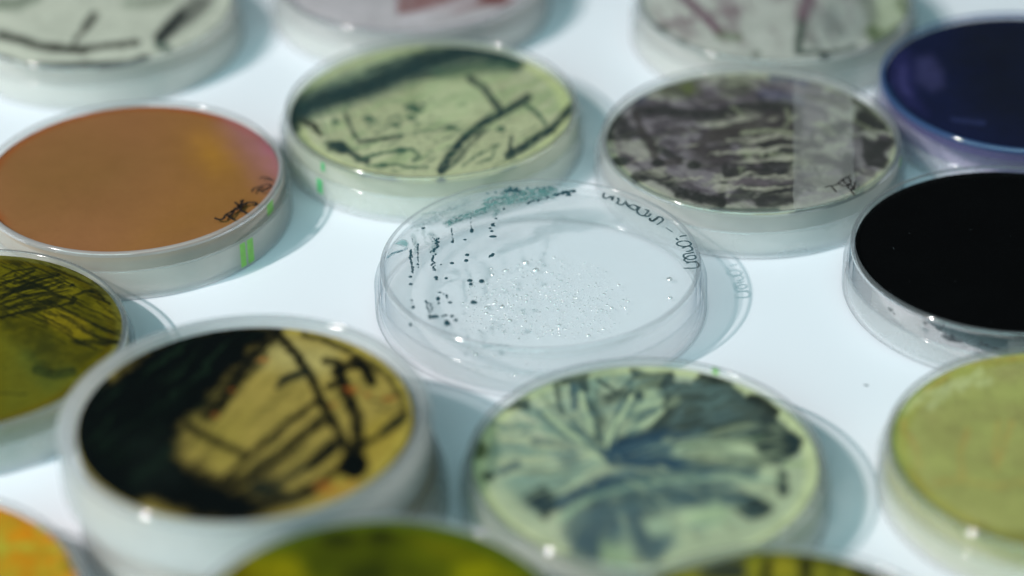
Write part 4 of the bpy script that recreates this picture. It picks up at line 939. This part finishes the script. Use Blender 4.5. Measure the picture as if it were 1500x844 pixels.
# ---- back row ---------------------------------------------------------------------------------
def back():
    x, y = -130.8, 174.2
    e = dish('pale green dish with dark smears along its front edge at the top left corner', x, y, 0, A('green', ''), ml=M_MILK2)
    s = sheet_for(x, y, 0, 2.3, (0, 0, 3.409)); K = (34, 34, 34); G = (96, 110, 96)
    s.fill((212, 210, 204), .8)
    s.line(K, 34, [0, 175, 100, 200, 200, 230, 330, 245, 420, 250], al=.95, soft=24, rag=10); s.line(K, 24, [430, 245, 560, 225, 690, 215], al=.85, soft=22, rag=12)
    s.line((30, 40, 46), 28, [150, 335, 350, 330, 480, 325, 640, 320, 730, 290], al=.9, soft=18, rag=9); s.line(K, 26, [500, 345, 600, 345], al=.7, soft=18); s.line(K, 18, [0, 290, 60, 300], al=.8, soft=16)
    s.line(K, 34, [470, 80, 430, 130], al=.9, soft=22); s.line(K, 20, [430, 140, 370, 210], al=.75, soft=22)
    s.poly((88, 88, 90), [830, 130, 900, 40, 960, -20, 1080, -20, 1030, 60, 960, 110, 850, 190], al=.9, soft=34, rag=14); s.line((30, 36, 46), 50, [900, 80, 860, 120, 800, 190], al=.95, soft=24, rag=8)
    s.line(G, 46, [0, 20, 90, 20, 180, -20], al=.7, soft=40); s.line(G, 40, [640, 20, 760, 10, 860, -10], al=.5, soft=40); s.line((50, 80, 78), 30, [790, 230, 840, 245], al=.8, soft=24)
    s.poly(G, [0, -300, 600, -320, 900, -160, 300, -120], al=.6, soft=80, rag=40, mottle=.8)
    s.build('growth', e, H - 2.3)
    x, y = -31.2, 193.2
    e = dish('whitish dish with a dull red brown patch at the top centre edge', x, y, 0, A('white', 'milky_pink_agar', (214, 204, 208), (.97, .96, .96), .06), ml=M_MILK2)
    s = sheet_for(x, y, 0, 2.2, (360, 0, 2.778)); R_ = (140, 84, 82)
    s.fill((206, 198, 202), .75)
    s.poly(R_, [610, -200, 900, -200, 1080, -20, 1060, 10, 960, 30, 760, 60, 620, 60], al=.9, soft=24, rag=10, mottle=.3); s.line((224, 216, 222), 26, [640, 80, 800, 40, 930, -5], al=.7, soft=18, rag=6); s.dot((120, 44, 38), 1020, 0, 60, 22, al=.8, soft=1)
    s.ring((168, 148, 156), 39.5, 42, .5, a0=240, a1=330)
    s.build('growth', e, H - 2.2)
    x, y = 85.7, 168.8
    e = dish('pale dish with faint purplish grey streaks, directly behind the mottled grey dish', x, y, 0, A('greyg', ''), ml=M_MILK2)
    s = sheet_for(x, y, 0, 2.3, (880, 0, 2.419)); Pp = (118, 84, 104); G = (112, 118, 110); K = (40, 44, 44)
    s.fill((204, 202, 200), .75)
    s.poly(Pp, [150, -200, 900, -200, 900, 100, 700, 170, 300, 140, 180, 60], al=.5, soft=40, br=('dir', 1.0, 0, 22, 120, .14))
    s.poly((120, 124, 122), [640, -200, 1080, -200, 1080, 60, 1000, 150, 700, 180], al=.55, soft=40, br=('dir', 1.3, 0, 20, 110, .05)); s.poly((186, 196, 160), [980, -40, 1100, -20, 1060, 120, 980, 150, 960, 60], al=.6, soft=30)
    s.line(Pp, 26, [280, -20, 350, 40, 400, 90, 430, 115], al=.9, soft=16, rag=8); s.line((120, 130, 110), 24, [420, 125, 490, 135], al=.7, soft=16); s.line(Pp, 24, [400, 45, 490, 40], al=.45, soft=22)
    s.line(Pp, 20, [200, 95, 260, 80, 320, 70], al=.5, soft=20); s.dot(G, 215, 105, 26, 14, al=.8); s.dot(G, 285, 152, 22, 13, al=.8); s.dot(G, 402, 192, 18, 12, al=.7); s.dot(G, 550, 192, 18, 12, al=.7)
    s.line(Pp, 40, [740, -30, 730, 30, 715, 60], al=.8, soft=22, rag=8); s.line((60, 74, 70), 22, [712, 80, 705, 130, 700, 180], al=.85, soft=14, rag=7); s.line((70, 84, 82), 12, [700, 188, 780, 186, 870, 180, 900, 165], al=.85, soft=10, rag=8)
    s.dot(K, 795, 200, 22, 16, al=.95); s.poly((140, 148, 150), [740, 30, 900, -20, 960, 60, 900, 160, 760, 170], al=.5, soft=40, rag=16, mottle=.5)
    s.line(G, 40, [930, -20, 960, 50], al=.7, soft=30, rag=10); s.line((88, 104, 70), 44, [960, 110, 1000, 150, 1050, 120], al=.8, soft=26, rag=14, mottle=.4); s.line((88, 104, 70), 24, [1060, 0, 1085, 50], al=.7, soft=20)
    s.poly(Pp, [200, -300, 800, -320, 900, -100, 500, -60, 250, -100], al=.5, soft=80, rag=50, mottle=1)
    s.build('growth', e, H - 2.3)
back()

# ---- speck -----------------------------------------------------------------------------------
def speck():
    P = unproject([[1269, 564.5]], .1)[0]; bm = bmesh.new(); bmesh.ops.create_icosphere(bm, subdivisions=2, radius=.0005)
    r = random.Random(3)
    for v in bm.verts: v.co.x *= 1.3 * (1 + r.uniform(-.3, .3)); v.co.y *= .7 * (1 + r.uniform(-.3, .3)); v.co.z *= .25
    me = bpy.data.meshes.new('speck'); bm.to_mesh(me); me.materials.append(simple('dark_crumb', (110, 118, 124), .7))
    o = bpy.data.objects.new('speck', me); C.objects.link(o); o.location = (P[0] * MM, P[1] * MM, .00012); o.rotation_euler[2] = -.35
    o['label'] = 'tiny dark crumb on the bare white tabletop left of the mustard green dish'; o['category'] = 'crumb'
speck()
